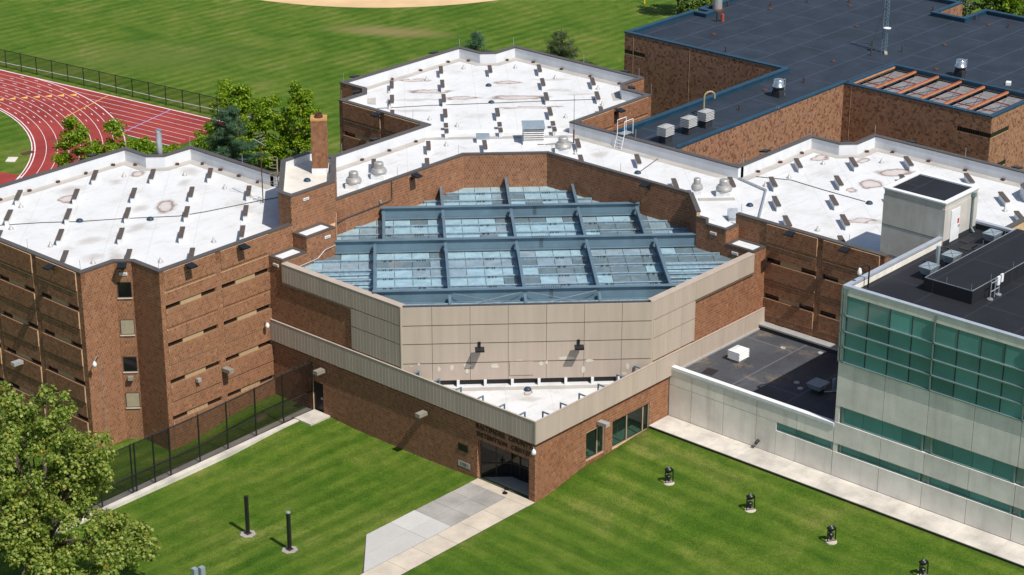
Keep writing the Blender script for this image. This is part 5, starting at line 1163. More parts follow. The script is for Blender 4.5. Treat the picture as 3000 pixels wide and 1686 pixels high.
# cable clamps along the parapets
cl_me = MB().box(-.13, -.10, 0, .13, .10, .14).mesh('cable_clamp', 'rust')
def clamps(w, p, q, n, skip0=True):
    for i in range(n):
        f = (i + .5) / n; o = link_mesh('cable_clamp', cl_me, None, (p[0] + (q[0] - p[0]) * f, p[1] + (q[1] - p[1]) * f, ZR + .016), rnd.uniform(0, 3)); tag(o, WIDE[w][0].replace('brown capped roof curb', 'small rust brown cable block by the parapet'), 'cable block', WIDE[w][1].replace('roof curbs', 'cable blocks'))
clamps('l', (-8, 44.95), (4.7, 44.95), 5); clamps('l', (4.55, 44.6), (4.55, 42.9), 1); clamps('l', (8.05, 41.2), (8.05, 33), 4); clamps('l', (5.5, 41.5), (8, 41.5), 1)
clamps('b', (28, 44.95), (41.8, 44.95), 4); clamps('b', (44.95, 41), (44.95, 28.2), 4); clamps('b', (43, 41.5), (44.8, 41.5), 1); clamps('b', (41.5, 44.8), (41.5, 43), 1); clamps('b', (42.6, 28.2), (44.5, 28.2), 1)
clamps('g', (9.4, 31.9), (24, 31.9), 5); clamps('r', (33, 8.05), (41.6, 8.05), 3); clamps('r', (44.95, 4.6), (44.95, -8), 4); clamps('r', (42.7, 4.55), (44.8, 4.55), 1)
# roof cables
def cable(pts, label, r=.03): tag(MB().tube(pts, r, 4).build('roof_cable', 'cable'), label, 'cable')
cable([(-10.6, 41.4, ZR + .03), (-7.5, 39.0, ZR + .03), (-5.6, 37.2, ZR + .03), (-3.2, 35.4, ZR + .03), (-.3, 32.9, ZR + .03), (1.5, 32.2, ZR + .03), (5.0, 31.2, ZR + .03), (7.8, 30.3, ZR + .03)], 'thin dark cable snaking across the left white roof')
cable([(26.6, 40.2, ZR + .03), (30, 37.6, ZR + .03), (33.9, 34.2, ZR + .03), (36.5, 32.0, ZR + .03), (40.3, 28.6, ZR + .03)], 'thin dark cable running across the far white roof')
cable([(33.5, 7.6, ZR + .03), (34.6, 5.2, ZR + .03), (34.4, 2.3, ZR + .03), (34.3, -1.4, ZR + .03)], 'thin dark cable crossing the right white roof to a drain')
cable([(28.4, 14.6, ZR + .03), (31.9, 15.5, ZR + .03)], 'thin dark cable from dome drain to parapet on the ring roof')
rod_me = MB().cyl((0, 0, 0), (0, 0, .75), .016, None, 5).mesh('lightning_rod', 'galv')
for (x, y) in [(-9.2, 24.3), (-12.7, 27.9), (-12.7, 33.5), (5.0, 45.3), (8.4, 41.9), (1, 24.9) if False else (8.4, 36), (27.8, 45.3), (41.9, 45.3), (45.3, 42), (45.3, 34), (24.4, 42), (42.3, 24.35), (45.3, 28), (24.4, 34), (20.5, 25.5), (25.5, 20.6), (14, 25.5), (25.5, 14), (32.3, 18), (45.3, 4.9), (41.8, 8.4), (45.3, -3), (24.3, 2.3), (24.3, -6.5), (33, 8.4), (15, 32.3)]:
    o = link_mesh('lightning_rod', rod_me, None, (x, y, ZT)); w_ = 'l' if x < 9 and y > 24 else 'b' if x > 24 and y > 24 else 'r' if y < 8.5 else 'g'; tag(o, WIDE[w_][0].replace('brown capped roof curb', 'thin grey lightning rod on the coping'), 'lightning rod', WIDE[w_][1].replace('roof curbs', 'lightning rods'))
# mushroom fans, hatches, hoods, ladders
def mushroom(x, y, label, r=.55, h=1.15, group='mushroom fans on the ring roof'):
    t = thing('mushroom_fan', label, 'fan', (x, y, ZR + .003), 0, group)
    MB().cbox((0, 0, 0), r * 1.7, r * 1.7, .38, .5).build('curb', 'white', t)
    MB().lathe((0, 0, .38), [(r * .85, 0), (r * 1.0, .05), (r * 1.02, .18), (r * .86, .36), (r * .62, .42), (r * .60, .78), (r * .5, .84), (.06, .86)], 26).build('cowl', 'alum', t)
mushroom(28.35, 21.9, 'silver mushroom fan beside the thin whip antenna on the ring roof', .62); mushroom(14.8, 28.2, 'silver mushroom fan, right one of the pair near the chimney', .58); mushroom(12.1, 28.1, 'silver mushroom fan, left one of the pair near the chimney', .58); mushroom(27.6, 8.6, 'small silver mushroom fan, left of the pair at the right ring corner', .42); mushroom(28.7, 7.0, 'silver mushroom fan, right of the pair at the right ring corner', .58)
MB_ = MB(); p = xy(13.6, 25.0)
t = thing('fan_plinth', 'low grey plinth in front of the pair of mushroom fans', 'plinth', (27.9, 7.1, ZR + .003), -math.pi / 4); MB().obox((-1.3, -.62, 0), (2.6, 0, 0), (0, .5, 0), (0, 0, .05)).build('slab', 'grey_strip', t); MB().obox((-1.25, -.15, .0), (2.5, 0, 0), (0, .1, 0), (0, 0, .10)).build('edge', 'white', t)
t = thing('louvre_hood', 'large grey louvred hood on the ring roof before the far wing', 'ventilator', (*xy(2.45, 38.1), ZR + .003), -math.pi / 4)
MB().obox((-.85, -.75, 0), (1.7, 0, 0), (0, 1.6, 0), (0, 0, .25)).build('curb', 'white', t)
for k in range(6): MB().add([(-.8, -.70, .26 + k * .17), (.8, -.70, .26 + k * .17), (.8, -.58, .40 + k * .17), (-.8, -.58, .40 + k * .17), (-.8, -.68, .24 + k * .17), (.8, -.68, .24 + k * .17)], [(0, 1, 2, 3), (0, 4, 5, 1)]).build('louvre', 'unit_grey', t)
MB().obox((-.8, -.57, .251), (1.6, 0, 0), (0, 1.35, 0), (0, 0, 1.02)).build('box', 'unit_grey', t); MB().obox((-.87, -.78, 1.275), (1.74, 0, 0), (0, 1.65, .12), (0, 0, .07)).build('lid', 'sheet_blue', t)
t = thing('roof_hatch', 'low flat grey roof hatch on the ring roof before the far wing', 'hatch', (*xy(-1.45, 38.4), ZR + .003), -math.pi / 4); MB().obox((-.48, -.42, 0), (.96, 0, 0), (0, .8, 0), (0, 0, .4)).build('curb', 'white', t); MB().obox((-.52, -.48, .401), (1.04, 0, 0), (0, .92, .06), (0, 0, .09)).build('lid', 'sheet_blue', t)
t = thing('intake_hood', 'small white sloped intake hood behind the right parapet step', 'ventilator', (25.1, 3.55, ZR + .003), -math.pi / 4); mb = MB(); mb.add([(-.35, -.4, 0), (.35, -.4, 0), (.35, .4, 0), (-.35, .4, 0), (-.35, -.4, .25), (.35, -.4, .25), (.35, .4, .7), (-.35, .4, .7)], [(4, 5, 6, 7), (0, 1, 5, 4), (1, 2, 6, 5), (2, 3, 7, 6), (3, 0, 4, 7)]); mb.build('hood', 'galv', t)
p = xy(5.55, 37.6); t = thing('whip_antenna', 'tall thin whip antenna standing on the ring roof', 'antenna', (p[0], p[1], ZR + .003)); mb = MB(); mb.cyl((0, 0, 0), (0, 0, 1.1), .06, None, 8); mb.cyl((0, 0, 1.1), (0, 0, 3.9), .028, .015, 6); mb.build('mast', 'rust', t); mb = MB(); [mb.tube([(0, 0, 3.55), (.28 * math.cos(a), .28 * math.sin(a), 3.45)], .01, 4) for a in (0, 2.1, 4.2)]; mb.build('radials', 'galv', t)
cable([(p[0], p[1], ZR + .03), (p[0] - 2.2, p[1] + 1.8, ZR + .03)], 'short dark cable at the foot of the whip antenna')
t = thing('access_ladder', 'white steel crossover ladder over the parapet to the dark roof', 'ladder', (32.1, 19.3, ZR + .003))
for sy in (-.34, .34):
    MB().tube([(-.35, sy, 0), (0, sy, 1.05), (0, sy, 2.15), (1.05, sy, 2.15), (1.05, sy, .95)], .028, 6).build('rail', 'white', t)
for k in range(4): MB().tube([(-.3 + k * .07, -.34, .15 + k * .24), (-.3 + k * .07, .34, .15 + k * .24)], .02, 5).build('rung', 'white', t)
MB().box(.02, -.33, 1.03, 1.04, .33, 1.07).build('platform', 'sheet_blue', t)
t = thing('caged_ladder', 'tan caged ladder on the side of the stair tower', 'ladder', (5.7, 28.82, ZR)); d = Vector((-1 / R2, 1 / R2, 0)); e = Vector((1 / R2, 1 / R2, 0))
for sg in (-1, 1): MB().tube([tuple(e * .25 * sg + d * .22), tuple(e * .25 * sg + d * .22 + Vector((0, 0, 3.7)))], .03, 5).build('rail', 'gold', t)
for k in range(10): MB().tube([tuple(e * -.25 + d * .22 + Vector((0, 0, .3 + k * .36))), tuple(e * .25 + d * .22 + Vector((0, 0, .3 + k * .36)))], .018, 4).build('rung', 'gold', t)
for z in (1.9, 2.5, 3.1, 3.7): MB().tube([tuple(e * (.38 * math.cos(a)) + d * (.25 + .55 * math.sin(a)) + Vector((0, 0, z))) for a in [i * math.pi / 8 for i in range(9)]], .022, 4).build('hoop', 'gold', t)
t = thing('tv_antenna', 'small rusty antenna pole beside the stair tower', 'antenna', (5.5, 30.6, ZR + .003)); MB().cyl((0, 0, 0), (0, 0, 5.4), .04, None, 6).build('pole', 'rust', t); mb = MB(); [mb.tube([(-.35, -.35 + k * .18, 4.7 + k * .16), (.35, -.35 + k * .18, 4.7 + k * .16)], .015, 4) for k in range(4)]; mb.tube([(0, -.6, 4.4), (-.5, .2, 4.9)], .02, 4); mb.build('elements', 'galv', t)
t = thing('flue_pipe', 'silver flue pipe behind the left wing notch', 'stack', (6.0, 42.55, 5.0)); MB().cyl((0, 0, 0), (0, 0, 8.6), .22, None, 14).build('pipe', 'galv', t); MB().cyl((0, 0, 8.6), (0, 0, 8.75), .25, None, 14).build('cap', 'stainless', t)
# ------------------------------------------------------------------ lights and cameras on the walls
def flood(p, n, label, up=True):
    """black floodlight on a bracket at the wall head; n points away from the wall"""
    rz = math.atan2(n[1], n[0]); t = thing('floodlight', label, 'floodlight', (p[0], p[1], 0), rz, 'black floodlights on the wall heads')
    z = 11.55
    MB().box(0.0, -.09, z - .15, .05, .09, z + .15).build('mount', 'black', t)
    MB().tube([(.03, 0, z), (.28, 0, z + .05), (.38, 0, z + .38)], .04, 6).build('arm', 'black', t)
    MB().obox((.22, -.30, z + .34), (.62, 0, -.10), (0, .60, 0), (.015, 0, .10)).build('lamp_head', 'black', t); return t
NX, NY = (-1, 0), (0, -1)
for p, n, lb in [((-7.15, 24.03), NY, 'left of two black floodlights on the lit left wing front'), ((-2.6, 24.03), NY, 'right of two black floodlights on the lit left wing front'), ((-9.82, 27.22), (-.7, -.7), 'black floodlight above the window strip in the left wing notch'), ((-12.92, 30.2), NX, 'black floodlight on the shaded left end of the left wing'),
    ((15.3, 25.33), NY, 'black floodlight on the lit brick wall left of the cage'), ((25.33, 11.2), NX, 'black floodlight on the shaded brick wall right of the cage'), ((24.13, -2.2), NX, 'left of two black floodlights on the right wing front'), ((24.13, -6.6), NX, 'right of two black floodlights on the right wing front'),
    ((27.2, 42.45), (-.7, .7), 'black floodlight in the left notch of the far wing'), ((24.13, 37.3), NX, 'black floodlight on the shaded left wall of the far wing'), ((42.45, 27.2), (.7, -.7), 'black floodlight in the right notch of the far wing'), ((37.4, 24.13), NY, 'black floodlight on the far wing wall above the crossover ladder'),
    ((39.4, 45.52), (0, 1), 'black floodlight at the far back edge of the far wing, right one'), ((29.8, 45.52), (0, 1), 'black floodlight at the far back edge of the far wing, left one'), ((42.4, 42.4), (.7, .7), 'black floodlight in the back notch of the far wing'), ((45.52, 30.1), (1, 0), 'black floodlight at the right edge of the far wing'),
    ((19.2, 32.52), (0, 1), 'black floodlight on the ring wall left of the far wing'), ((36.8, 8.62), (0, 1), 'black floodlight at the back edge of the right wing'), ((42.35, 5.4), (.7, .7), 'black floodlight in the back notch of the right wing'), ((45.52, 2.1), (1, 0), 'black floodlight at the right wing edge just right of the notch'), ((45.52, -6.9), (1, 0), 'black floodlight at the far right edge of the right wing'),
    ((5.5, 42.45), (.7, .7), 'black floodlight beside the flue pipe on the left wing'), ((8.62, 36.9), (1, 0), 'black floodlight on the back edge of the left wing near the conifer'), ((2.4, 45.52), (0, 1), 'black floodlight on the back edge of the left wing near the track')]:
    flood(p, n, lb)
def wallpack(p, n, z, label, w=.42, l=.78, h=.26, mat='fixture', proud=.05):
    t = thing('wall_light', label, 'wall light', (p[0], p[1], z), math.atan2(n[1], n[0]), 'box wall lights')
    MB().box(-.02, -.09, -.13, .06, .09, .13).build('mount', 'fixture', t)
    MB().obox((.061, -w / 2, -.02), (l, 0, .02), (0, w, 0), (0, 0, h)).build('housing', mat, t); MB().obox((.12, -w / 2 + .04, -.05), (l - .14, 0, .02), (0, w - .08, 0), (0, 0, .028)).build('lens', 'lens', t)
wallpack((-4.49, 24.03), NY, 3.35, 'boxy wall light between window bays of the left wing'); wallpack((-12.99, 34.9), NX, 3.5, 'pale boxy wall light on the shaded left end', .42, .75, .24, 'unit_grey'); wallpack((-9.80, 27.24), (-.7, -.7), 3.55, 'boxy wall light under the third notch window', .36, .3, .26)
wallpack((-6.9, 23.95), NY, 3.4, 'small grey wall light low on the left wing front', .3, .25, .24, 'unit_grey'); wallpack((-.014, 18.9), NX, 3.3, 'boxy wall light above the side door'); wallpack((-.014, 9.35), NX, 3.2, 'boxy beige wall light on the shaded wall left of the sign'); wallpack((6.15, -.014), NY, 3.3, 'grey boxy wall light over the narrow entrance window', .4, .75, .24, 'unit_grey')
for s_, lb in ((-3.1, 'left of two black lamps on the beige panelled wall'), (3.35, 'right of two black lamps on the beige panelled wall')):
    p = xy(s_, 8.1 - .12); t = thing('shoebox_light', lb, 'wall light', (p[0], p[1], 7.25), -3 * math.pi / 4, 'black lamps on the beige wall')
    MB().box(0, -.09, -.02, .06, .09, .34).build('mount', 'black', t); MB().box(.061, -.05, .06, .42, .05, .16).build('arm', 'black', t); MB().obox((.3, -.30, -.02), (.62, 0, 0), (0, .60, 0), (0, 0, .13)).build('lamp_head', 'black', t)
def badge(fr, u, z, label):
    mb = MB(); fr.box(mb, u - .26, u + .26, z - .09, z + .09, .016, .07); t = tag(mb.build('wall_louvre', 'white'), label, 'wall vent', 'white wall louvres'); mb = MB(); fr.box(mb, u - .20, u + .20, z - .045, z + .045, .0701, .075); mb.build('slot', 'unit_grey', t)
badge(FY(24.04), 3.6, 13.45, 'white slot louvre high on the stair tower'); badge(FY(22.67), 4.2, 10.85, 'white slot louvre on the upper brick step'); badge(fx, 23.3, 9.85, 'white slot louvre on the left corner of the cage wall')
fr_, ln_ = FE((22.67, 4.93), (22.67, 0.0)); badge(fr_, 1.5, 10.75, 'white slot louvre on the right upper brick step'); badge(fr_, 3.4, 9.75, 'white slot louvre on the right lower brick step')
fr_, ln_ = FE(LWP[1], LWP[2]); badge(fr_, ln_ / 2, 11.1, 'white slot louvre above the notch windows'); badge(FX(24.15), -7.3, 11.1, 'grey slot louvre on the right wing beside the tower')
def cam_dome(p, n, z, label, arm=.5):
    t = thing('security_camera', label, 'camera', (p[0], p[1], z), math.atan2(n[1], n[0]), 'white wall cameras')
    MB().tube([(0, 0, 0), (arm * .5, 0, .22), (arm, 0, .12)], .03, 6).build('arm', 'galv', t)
    MB().lathe((arm, 0, -.28), [(.02, 0), (.12, .05), (.15, .14), (.14, .26), (.07, .38), (.03, .42)], 14).build('camera_head', 'white', t, True)
cam_dome((-12.0, 27.62), (-.8, -.6), 5.8, 'white camera at the corner of the left wing', 1.1); cam_dome((-.75, 23.93), NY, 5.6, 'white camera on the left wing front near the cladding', .3); cam_dome((-.02, .1), (-.75, -.66), 3.75, 'white dome camera at the entrance corner', .32)
mb = MB(); fr_ = FY(27.65); fr_.box(mb, -11.9, -11.87, 0, 5.7, .016, .04); tag(mb.build('conduit', 'galv'), 'thin conduit running down below the corner camera', 'conduit')
mb = MB(); z_ = 25.35 - .05
mb.tube([(13.2, z_, 11.9), (13.2, z_, 10.55), (12.9, z_, 10.45), (8.3, z_, 10.35), (7.62, 25.2, 10.3)], .045, 6); tag(mb.build('conduit', 'cable'), 'dark conduit on the lit brick wall left of the cage', 'conduit')
mb = MB(); mb.tube([(4.9, 22.61, 10.05), (3.9, 22.61, 9.98), (3.2, 22.61, 9.55), (.6, 22.61, 9.45)], .035, 6); tag(mb.build('conduit', 'unit_grey'), 'grey conduit bending along the stepped brick wall', 'conduit')
tag(MB().box(11.9, 25.2, 10.55, 12.05, 25.33, 10.75).build('junction_box', 'sheet_blue'), 'tiny pale junction box on the brick wall left of the cage', 'box')
# ------------------------------------------------------------------ fences
def chain_fence(name, label, pts, h, mat, rails=(0.0, 1.0), pr=.04, gates=()):
    t = thing(name, label, 'fence', pts[0])
    o = Vector(pts[0])
    for p in pts:
        q = Vector(p) - o; MB().cyl(q + Vector((0, 0, -.1)), q + Vector((0, 0, h + .05)), pr, None, 7).build('post', 'black', t)
    for a, b in zip(pts[:-1], pts[1:]):
        a, b = Vector(a) - o, Vector(b) - o
        for f in rails: MB().cyl(a + Vector((0, 0, .06 + (h - .08) * f)), b + Vector((0, 0, .06 + (h - .08) * f)), pr * .75, None, 6).build('rail', 'black', t)
        MB().add([tuple(a + Vector((0, 0, .05))), tuple(b + Vector((0, 0, .05))), tuple(b + Vector((0, 0, h))), tuple(a + Vector((0, 0, h)))], [(0, 1, 2, 3)]).build('mesh_panel', mat, t)
    return t
yf = 20.05
fpts = [(x, yf, z) for x, z in ((-0.12, .03), (-2.82, 0.0), (-5.3, -.14), (-7.8, -.25), (-10.2, -.33), (-12.65, -.36), (-13.95, -.37), (-15.45, -.38), (-15.75, -.38), (-18.2, -.40), (-20.6, -.42), (-23.0, -.44))]
fence1 = chain_fence('security_fence', 'tall black chain link fence with razor wire before the left wing', fpts, 3.62, 'chain', (0.0, .4, 1.0), .055)
mb = MB(); pts = []
for i in range(1000):
    f = i / 1000.0; x = -0.3 - f * 22; a = i * .33; pts.append((x + .12 - (-0.12), (0.0) + .26 * math.cos(a), 3.60 + .24 + .26 * math.sin(a) - ss(0, 10, -x) * .36))
for a, b in zip(pts[:-1], pts[1:]): mb.cyl(a, b, .007, None, 3, False)
mb.build('razor_wire', 'cable', fence1, kind='stuff')
ft = []
for i in range(16):
    f = i / 15.0; ft.append((35.2 + 4.3 * (f ** 1.0), 103.8 - 33.5 * f, 0.0))
ft = [(34.3, 112.0, 0), (34.6, 109.2, 0), (34.9, 106.5, 0)] + ft + [(39.85, 67.8, 0), (40.2, 65.1, 0)]
chain_fence('track_fence', 'black chain link fence running along the track straight', ft, 1.94, 'chain_far', (1.0,), .045)
chain_fence('track_gate_fence', 'short black chain link fence across the end of the track', [(30.4, 66.15, 0), (31.95, 66.1, 0), (33.5, 66.1, 0), (35.0, 66.15, 0), (36.6, 67.3, 0), (38.2, 68.9, 0)], 1.94, 'chain_far', (0.0, .5, 1.0), .045)
# ------------------------------------------------------------------ lawn furniture
def square_post(x, y, label, cap):
    g = gh(x, y); t = thing('steel_post', label, 'post', (x, y, g), 0, 'black posts on the lawn')
    MB().lathe((0, 0, -.05), [(.52, 0), (.5, .07), (.46, .075)], 7).build('footing', 'walk_grey', t)
    MB().obox((-.17, -.17, .026), (.34, 0, 0), (0, .34, 0), (0, 0, .06)).build('base_plate', 'rust', t)
    MB().lathe((0, 0, .087), [(.13, 0), (.13, 2.4), (.12, 2.42)], 8).build('shaft', 'black', t); MB().lathe((0, 0, 2.51), [(.145, 0), (.145, .08), (.1, .1)], 8).build('cap', cap, t)
square_post(-14.47, 10.65, 'black steel post on the lawn, nearer the fence', 'black'); square_post(-14.2, 7.2, 'black steel post on the lawn with pale cap, nearer the walk', 'galv')
for i, (x, y) in enumerate(((6.57, -5.5), (7.05, -11.45), (7.0, -17.4), (7.16, -23.65))):
    g = gh(x, y); t = thing('lawn_floodlight', ['black hooped lawn light nearest the entrance corner', 'second black hooped lawn light from the entrance corner', 'third black hooped lawn light from the entrance corner', 'black hooped lawn light nearest the bottom edge'][i], 'lawn light', (x, y, g), -math.pi / 4 + .25, 'hooped lawn lights')
    MB().lathe((0, 0, -.06), [(.36, 0), (.35, .12 if i == 2 else .075), (.31, .125 if i == 2 else .08)], 18).build('footing', 'walk_tan', t)
    b = .065 if i == 2 else .02
    hoop = [(-.26, 0, b), (-.26, 0, .80)] + [(-.26 * math.cos(a), 0, .80 + .26 * math.sin(a)) for a in [k * math.pi / 8 for k in range(1, 8)]] + [(.26, 0, .80), (.26, 0, b)]
    MB().tube(hoop, .04, 6).build('guard_hoop', 'black', t); MB().cyl((-.3, 0, b + .05), (.3, 0, b + .05), .045, None, 6).build('base_bar', 'black', t)
    MB().cyl((0, .02, .78), (.0, .20, .92), .22, .24, 14).build('lamp_head', 'black', t); MB().cyl((.05, .15, b), (.05, .15, .5), .06, None, 8).build('stem', 'black', t); MB().lathe((.06, .22, b + .15), [(.05, 0), (.17, .08), (.18, .22), (.1, .3)], 12).build('ballast', 'black', t)
t = thing('utility_boxes', 'pair of small grey utility boxes at the bottom of the lawn', 'utility box', (-20.25, 8.55, gh(-20.25, 8.55))); MB().box(-.35, -.15, 0, -.05, .15, .95).build('box', 'sheet_blue', t); MB().box(.02, -.35, 0, .32, -.05, .95).build('box', 'sheet_blue', t)
tag(MB().cyl((-.22, 2.33, .035), (-.22, 2.33, .42), .03, None, 6).build('door_stop', 'black'), 'short black post on the walk before the entrance doors', 'post')
tag(MB().lathe((-.36, 2.2, .036), [(.18, 0), (.16, .05), (.08, .07)], 12).build('ash_tray', 'black'), 'low black dish on the walk before the entrance doors', 'dish')

# ------------------------------------------------------------------ trees
def leaf_cloud(centers, radii, n, size, rng, flat=0.75, up=0.55, shape='lobed'):
    c = np.array(centers, float); r = np.array(radii, float)
    w = r ** 2.2; w /= w.sum(); idx = rng.choice(len(c), n, p=w)
    d = rng.normal(size=(n, 3)); d /= np.linalg.norm(d, axis=1)[:, None]
    rad = r[idx] * (rng.random(n) ** 0.42)
    pos = c[idx] + d * rad[:, None] * np.array([1, 1, flat])
    nrm = d * 0.6 + rng.normal(size=(n, 3)) * 0.55 + np.array([0, 0, up]); nrm /= np.linalg.norm(nrm, axis=1)[:, None]
    t = np.cross(nrm, rng.normal(size=(n, 3))); t /= np.linalg.norm(t, axis=1)[:, None]; b = np.cross(nrm, t)
    s = size * rng.uniform(0.6, 1.25, n)
    if shape == 'lobed':
        ang = np.array([0, .5, 1.05, 1.6, 2.3, 3.14, 3.98, 4.68, 5.23, 5.78]); rr_ = np.array([.62, .34, .58, .30, .48, .20, .48, .30, .58, .34])
    elif shape == 'oval':
        ang = np.array([0, 1.0, 2.14, 3.14, 4.14, 5.28]); rr_ = np.array([.62, .38, .34, .5, .34, .38])
    else:
        ang = np.array([0, 1.57, 3.14, 4.71]); rr_ = np.array([.95, .085, .95, .085])
    k = len(ang)
    bend = rng.uniform(-.18, .18, n)
    V = pos[:, None, :] + s[:, None, None] * ((np.cos(ang) * rr_)[None, :, None] * t[:, None, :] + (np.sin(ang) * rr_)[None, :, None] * b[:, None, :] + (np.abs(np.sin(ang)) * rr_)[None, :, None] * bend[:, None, None] * nrm[:, None, :])
    return V.reshape(-1, 3), k
def tree(name, label, base, trunk_h, trunk_r, lobes, nclump, nleaf, leaf, mat, seed, clump=(0.5, 0.95), shape='oval', group=None, flat=.75, limbs=26):
    rng = np.random.default_rng(seed); bx, by, bz = base
    t = thing(name, label, 'tree', base, 0, group)
    L = np.array([l[:3] for l in lobes], float); Rr = np.array([l[3:6] for l in lobes], float)
    vol = Rr.prod(1) ** .67; vol /= vol.sum()
    idx = rng.choice(len(L), nclump, p=vol); d = rng.normal(size=(nclump, 3)); d /= np.linalg.norm(d, axis=1)[:, None]
    cen = L[idx] + d * Rr[idx] * (rng.uniform(0.35, 1.0, nclump) ** .6)[:, None]
    rad = rng.uniform(clump[0], clump[1], nclump)
    V, k = leaf_cloud(cen, rad, nleaf, leaf, rng, flat, .55, shape)
    cr = bpy.data.objects.new('crown', numpy_mesh('crown', V, k, mat)); C.objects.link(cr); cr.parent = t
    mb = MB(); top = Vector((float(L[:, 0].mean()) * .5, float(L[:, 1].mean()) * .5, trunk_h))
    mb.cyl((0, 0, -.3), tuple(top * .5 + Vector((.05, .05, 0))), trunk_r, trunk_r * .78, 9); mb.cyl(tuple(top * .5 + Vector((.05, .05, 0))), tuple(top), trunk_r * .78, trunk_r * .6, 9)
    tr = mb.build('trunk', 'bark', t, True); mb = MB()
    for i in rng.choice(nclump, min(limbs, nclump), replace=False):
        e = Vector(cen[i]); m = top.lerp(e, .45) + Vector((0, 0, -.25)); mb.cyl(tuple(top * rng.uniform(.7, 1.0)), tuple(m), trunk_r * .42, trunk_r * .24, 6); mb.cyl(tuple(m), tuple(e), trunk_r * .24, trunk_r * .07, 5)
    mb.build('limbs', 'bark', tr); return t
g = gh(-27.6, 13.2)
tree('maple_tree', 'large leafy maple with first yellow leaves at the lower left corner', (-27.6, 13.2, g), 5.0, .34,
     [(0.2, 0.6, 8.8, 3.3, 3.3, 3.2), (1.6, -.6, 5.4, 3.5, 3.2, 2.3), (-1.8, 1.6, 6.3, 3.0, 3.0, 2.6), (-.4, 1.9, 11.9, 1.6, 1.6, 1.8), (1.7, .6, 11.4, 1.4, 1.4, 1.6), (3.3, -.9, 8.4, 1.6, 1.6, 1.6), (3.7, -2.4, 3.2, 2.5, 2.3, 1.2), (2.9, .4, 7.2, 1.8, 1.7, 1.6), (-3, 3.5, 8.8, 2.2, 2.2, 2.0), (-2.8, -1.8, 4.0, 2.8, 2.6, 1.8), (.3, -3.2, 3.2, 2.6, 2.2, 1.5)],
     520, 50000, .205, 'leaf_fg', 3, (.36, .76), 'lobed', limbs=50)
tree('young_tree', 'bushy yellow green tree between the left wing and the track', (15.2, 60.6, 0), 3.0, .16, [(-2.0, 2.2, 5.2, 2.0, 2.0, 2.8), (0, 0, 4.6, 2.4, 2.4, 2.2), (1.9, -1.9, 4.6, 2.0, 2.0, 2.0), (-1.9, 2.0, 7.6, .9, .9, 1.2), (.3, -.2, 6.9, 1.0, 1.0, 1.2), (3.4, -3.4, 4.6, 1.4, 1.4, 1.7)], 230, 20000, .21, 'leaf_y', 4, (.35, .7))
tree('young_tree', 'low leafy tree top just right of the yellow green tree', (20.6, 54.6, 0), 2.6, .13, [(0, 0, 3.7, 1.5, 1.5, 1.5)], 40, 2400, .20, 'leaf_y', 5, (.3, .6))
tree('young_tree', 'full yellow green tree just left of the brick chimney', (29.6, 60.6, 0), 3.0, .18, [(0, 0, 5.0, 2.9, 2.9, 2.6), (-.5, .5, 7.0, 1.9, 1.9, 1.6), (1.9, -1.6, 5.4, 1.6, 1.6, 1.6), (.3, -.3, 2.6, 3.2, 3.2, 2.0), (-2.0, 1.4, 3.0, 2.2, 2.2, 1.8)], 290, 25000, .21, 'leaf_y', 6, (.35, .75))
tree('young_tree', 'narrow yellow green tree right of the brick chimney', (33.4, 57.2, 0), 3.0, .15, [(0, 0, 4.6, 1.9, 1.9, 2.4), (.2, -.2, 7.0, .9, .9, 1.2), (0, 0, 2.2, 2.3, 2.3, 1.8)], 150, 12500, .21, 'leaf_y', 8, (.3, .65))
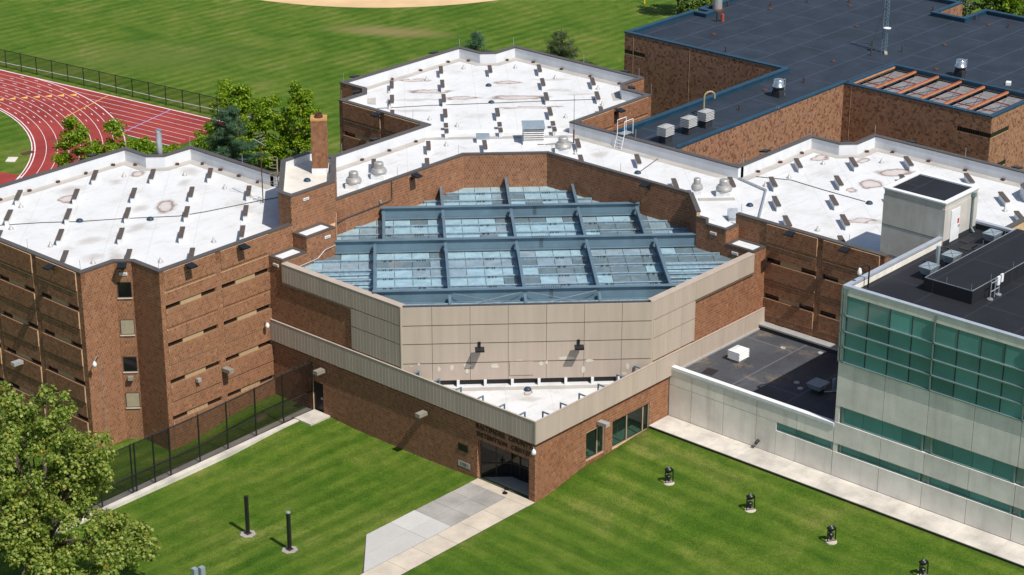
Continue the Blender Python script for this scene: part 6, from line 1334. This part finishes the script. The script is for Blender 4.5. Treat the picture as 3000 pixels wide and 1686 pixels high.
def conifer(name, label, base, h, r, seed, mat='needle', n=15000, group=None):
    rng = np.random.default_rng(seed); t = thing(name, label, 'tree', base, 0, group); cen, rad = [], []
    mb = MB(); mb.cyl((0, 0, -.2), (0, 0, h), r * .075, .03, 8); tr = mb.build('trunk', 'bark', t); mb = MB()
    for i in range(13):
        z = h * (.12 + .84 * i / 13); rr_ = r * (1 - (z / h) ** 1.25) * rng.uniform(.8, 1.1) + .15
        for j in range(6):
            a = rng.uniform(0, 6.28); ln = rr_ * rng.uniform(.65, 1.12); e = (ln * math.cos(a), ln * math.sin(a), z + ln * .18)
            mb.cyl((0, 0, z - .1), e, .04, .012, 5)
            for q in np.linspace(.35, 1.0, max(2, int(ln / .45))): cen.append((e[0] * q, e[1] * q, z - .1 + (e[2] - z + .1) * q)); rad.append(rng.uniform(.28, .46))
    mb.build('limbs', 'bark', tr)
    V, k = leaf_cloud(cen, rad, n, .22, rng, .6, .5, 'needle')
    o = bpy.data.objects.new('crown', numpy_mesh('crown', V, k, mat)); C.objects.link(o); o.parent = t; return t
conifer('pine_tree', 'blue green pine in front of the yellow green trees by the chimney', (25.4, 57.2, 0), 8.4, 3.9, 21, n=26000)
conifer('pine_tree', 'small pine tip rising behind the far wing, left one', (66.5, 66.0, 0), 4.6, 2.2, 22, 'needle', 7000); conifer('pine_tree', 'low pine top behind the notch of the far wing', (67.4, 61.8, 0), 3.0, 1.8, 27, 'needle_y', 5000)
conifer('pine_tree', 'broad grey green pine behind the far wing, right one', (70.2, 57.6, 0), 5.6, 3.0, 23, 'needle_y', 12000); conifer('pine_tree', 'low grey green pine at the right foot of the broad pine', (69.0, 53.2, 0), 3.4, 2.0, 28, 'needle_y', 5000)
tree('field_tree', 'tree with bare trunk and shadow at the top edge behind dark roof', (99.0, 64.6, 0), 2.0, .18, [(0, 0, 3.6, 2.6, 2.6, 1.6)], 70, 4500, .25, 'leaf_d', 31, (.4, .8))
for i, (x, y, h_, m_, lb) in enumerate([(96.4, 60.6, 3.2, 'leaf_d', 'rounded shrub at the top edge just left of the steel stack'), (99.0, 58.4, 3.4, 'leaf_y', 'paler shrub at the top edge behind the steel stack'), (114.6, 38.0, 3.4, 'needle_y', 'pale grey green bush seen through the roof notch'), (117.4, 34.6, 4.6, 'leaf_d', 'green tree at the top right corner, left one'), (117.2, 31.2, 4.8, 'leaf_y', 'green tree at the top right corner, middle one'), (115.6, 27.8, 4.6, 'leaf_d', 'green tree at the top right corner, right one')]):
    tree('field_tree', lb, (x, y, 0), h_ * .4, .14, [(0, 0, h_ * .6, h_ * .5, h_ * .5, h_ * .42), (.8, -.5, h_ * .8, h_ * .3, h_ * .3, h_ * .25)], 90, 5000, .26, m_, 40 + i, (.4, .8))
tag(MB().cyl((100.2, 70.4, 0), (100.2, 70.4, 1.6), .10, None, 8).build('foul_pole', plain('yellow_pole', (0.7, 0.5, 0.04), .5)), 'short yellow post in the field near the top edge', 'post')
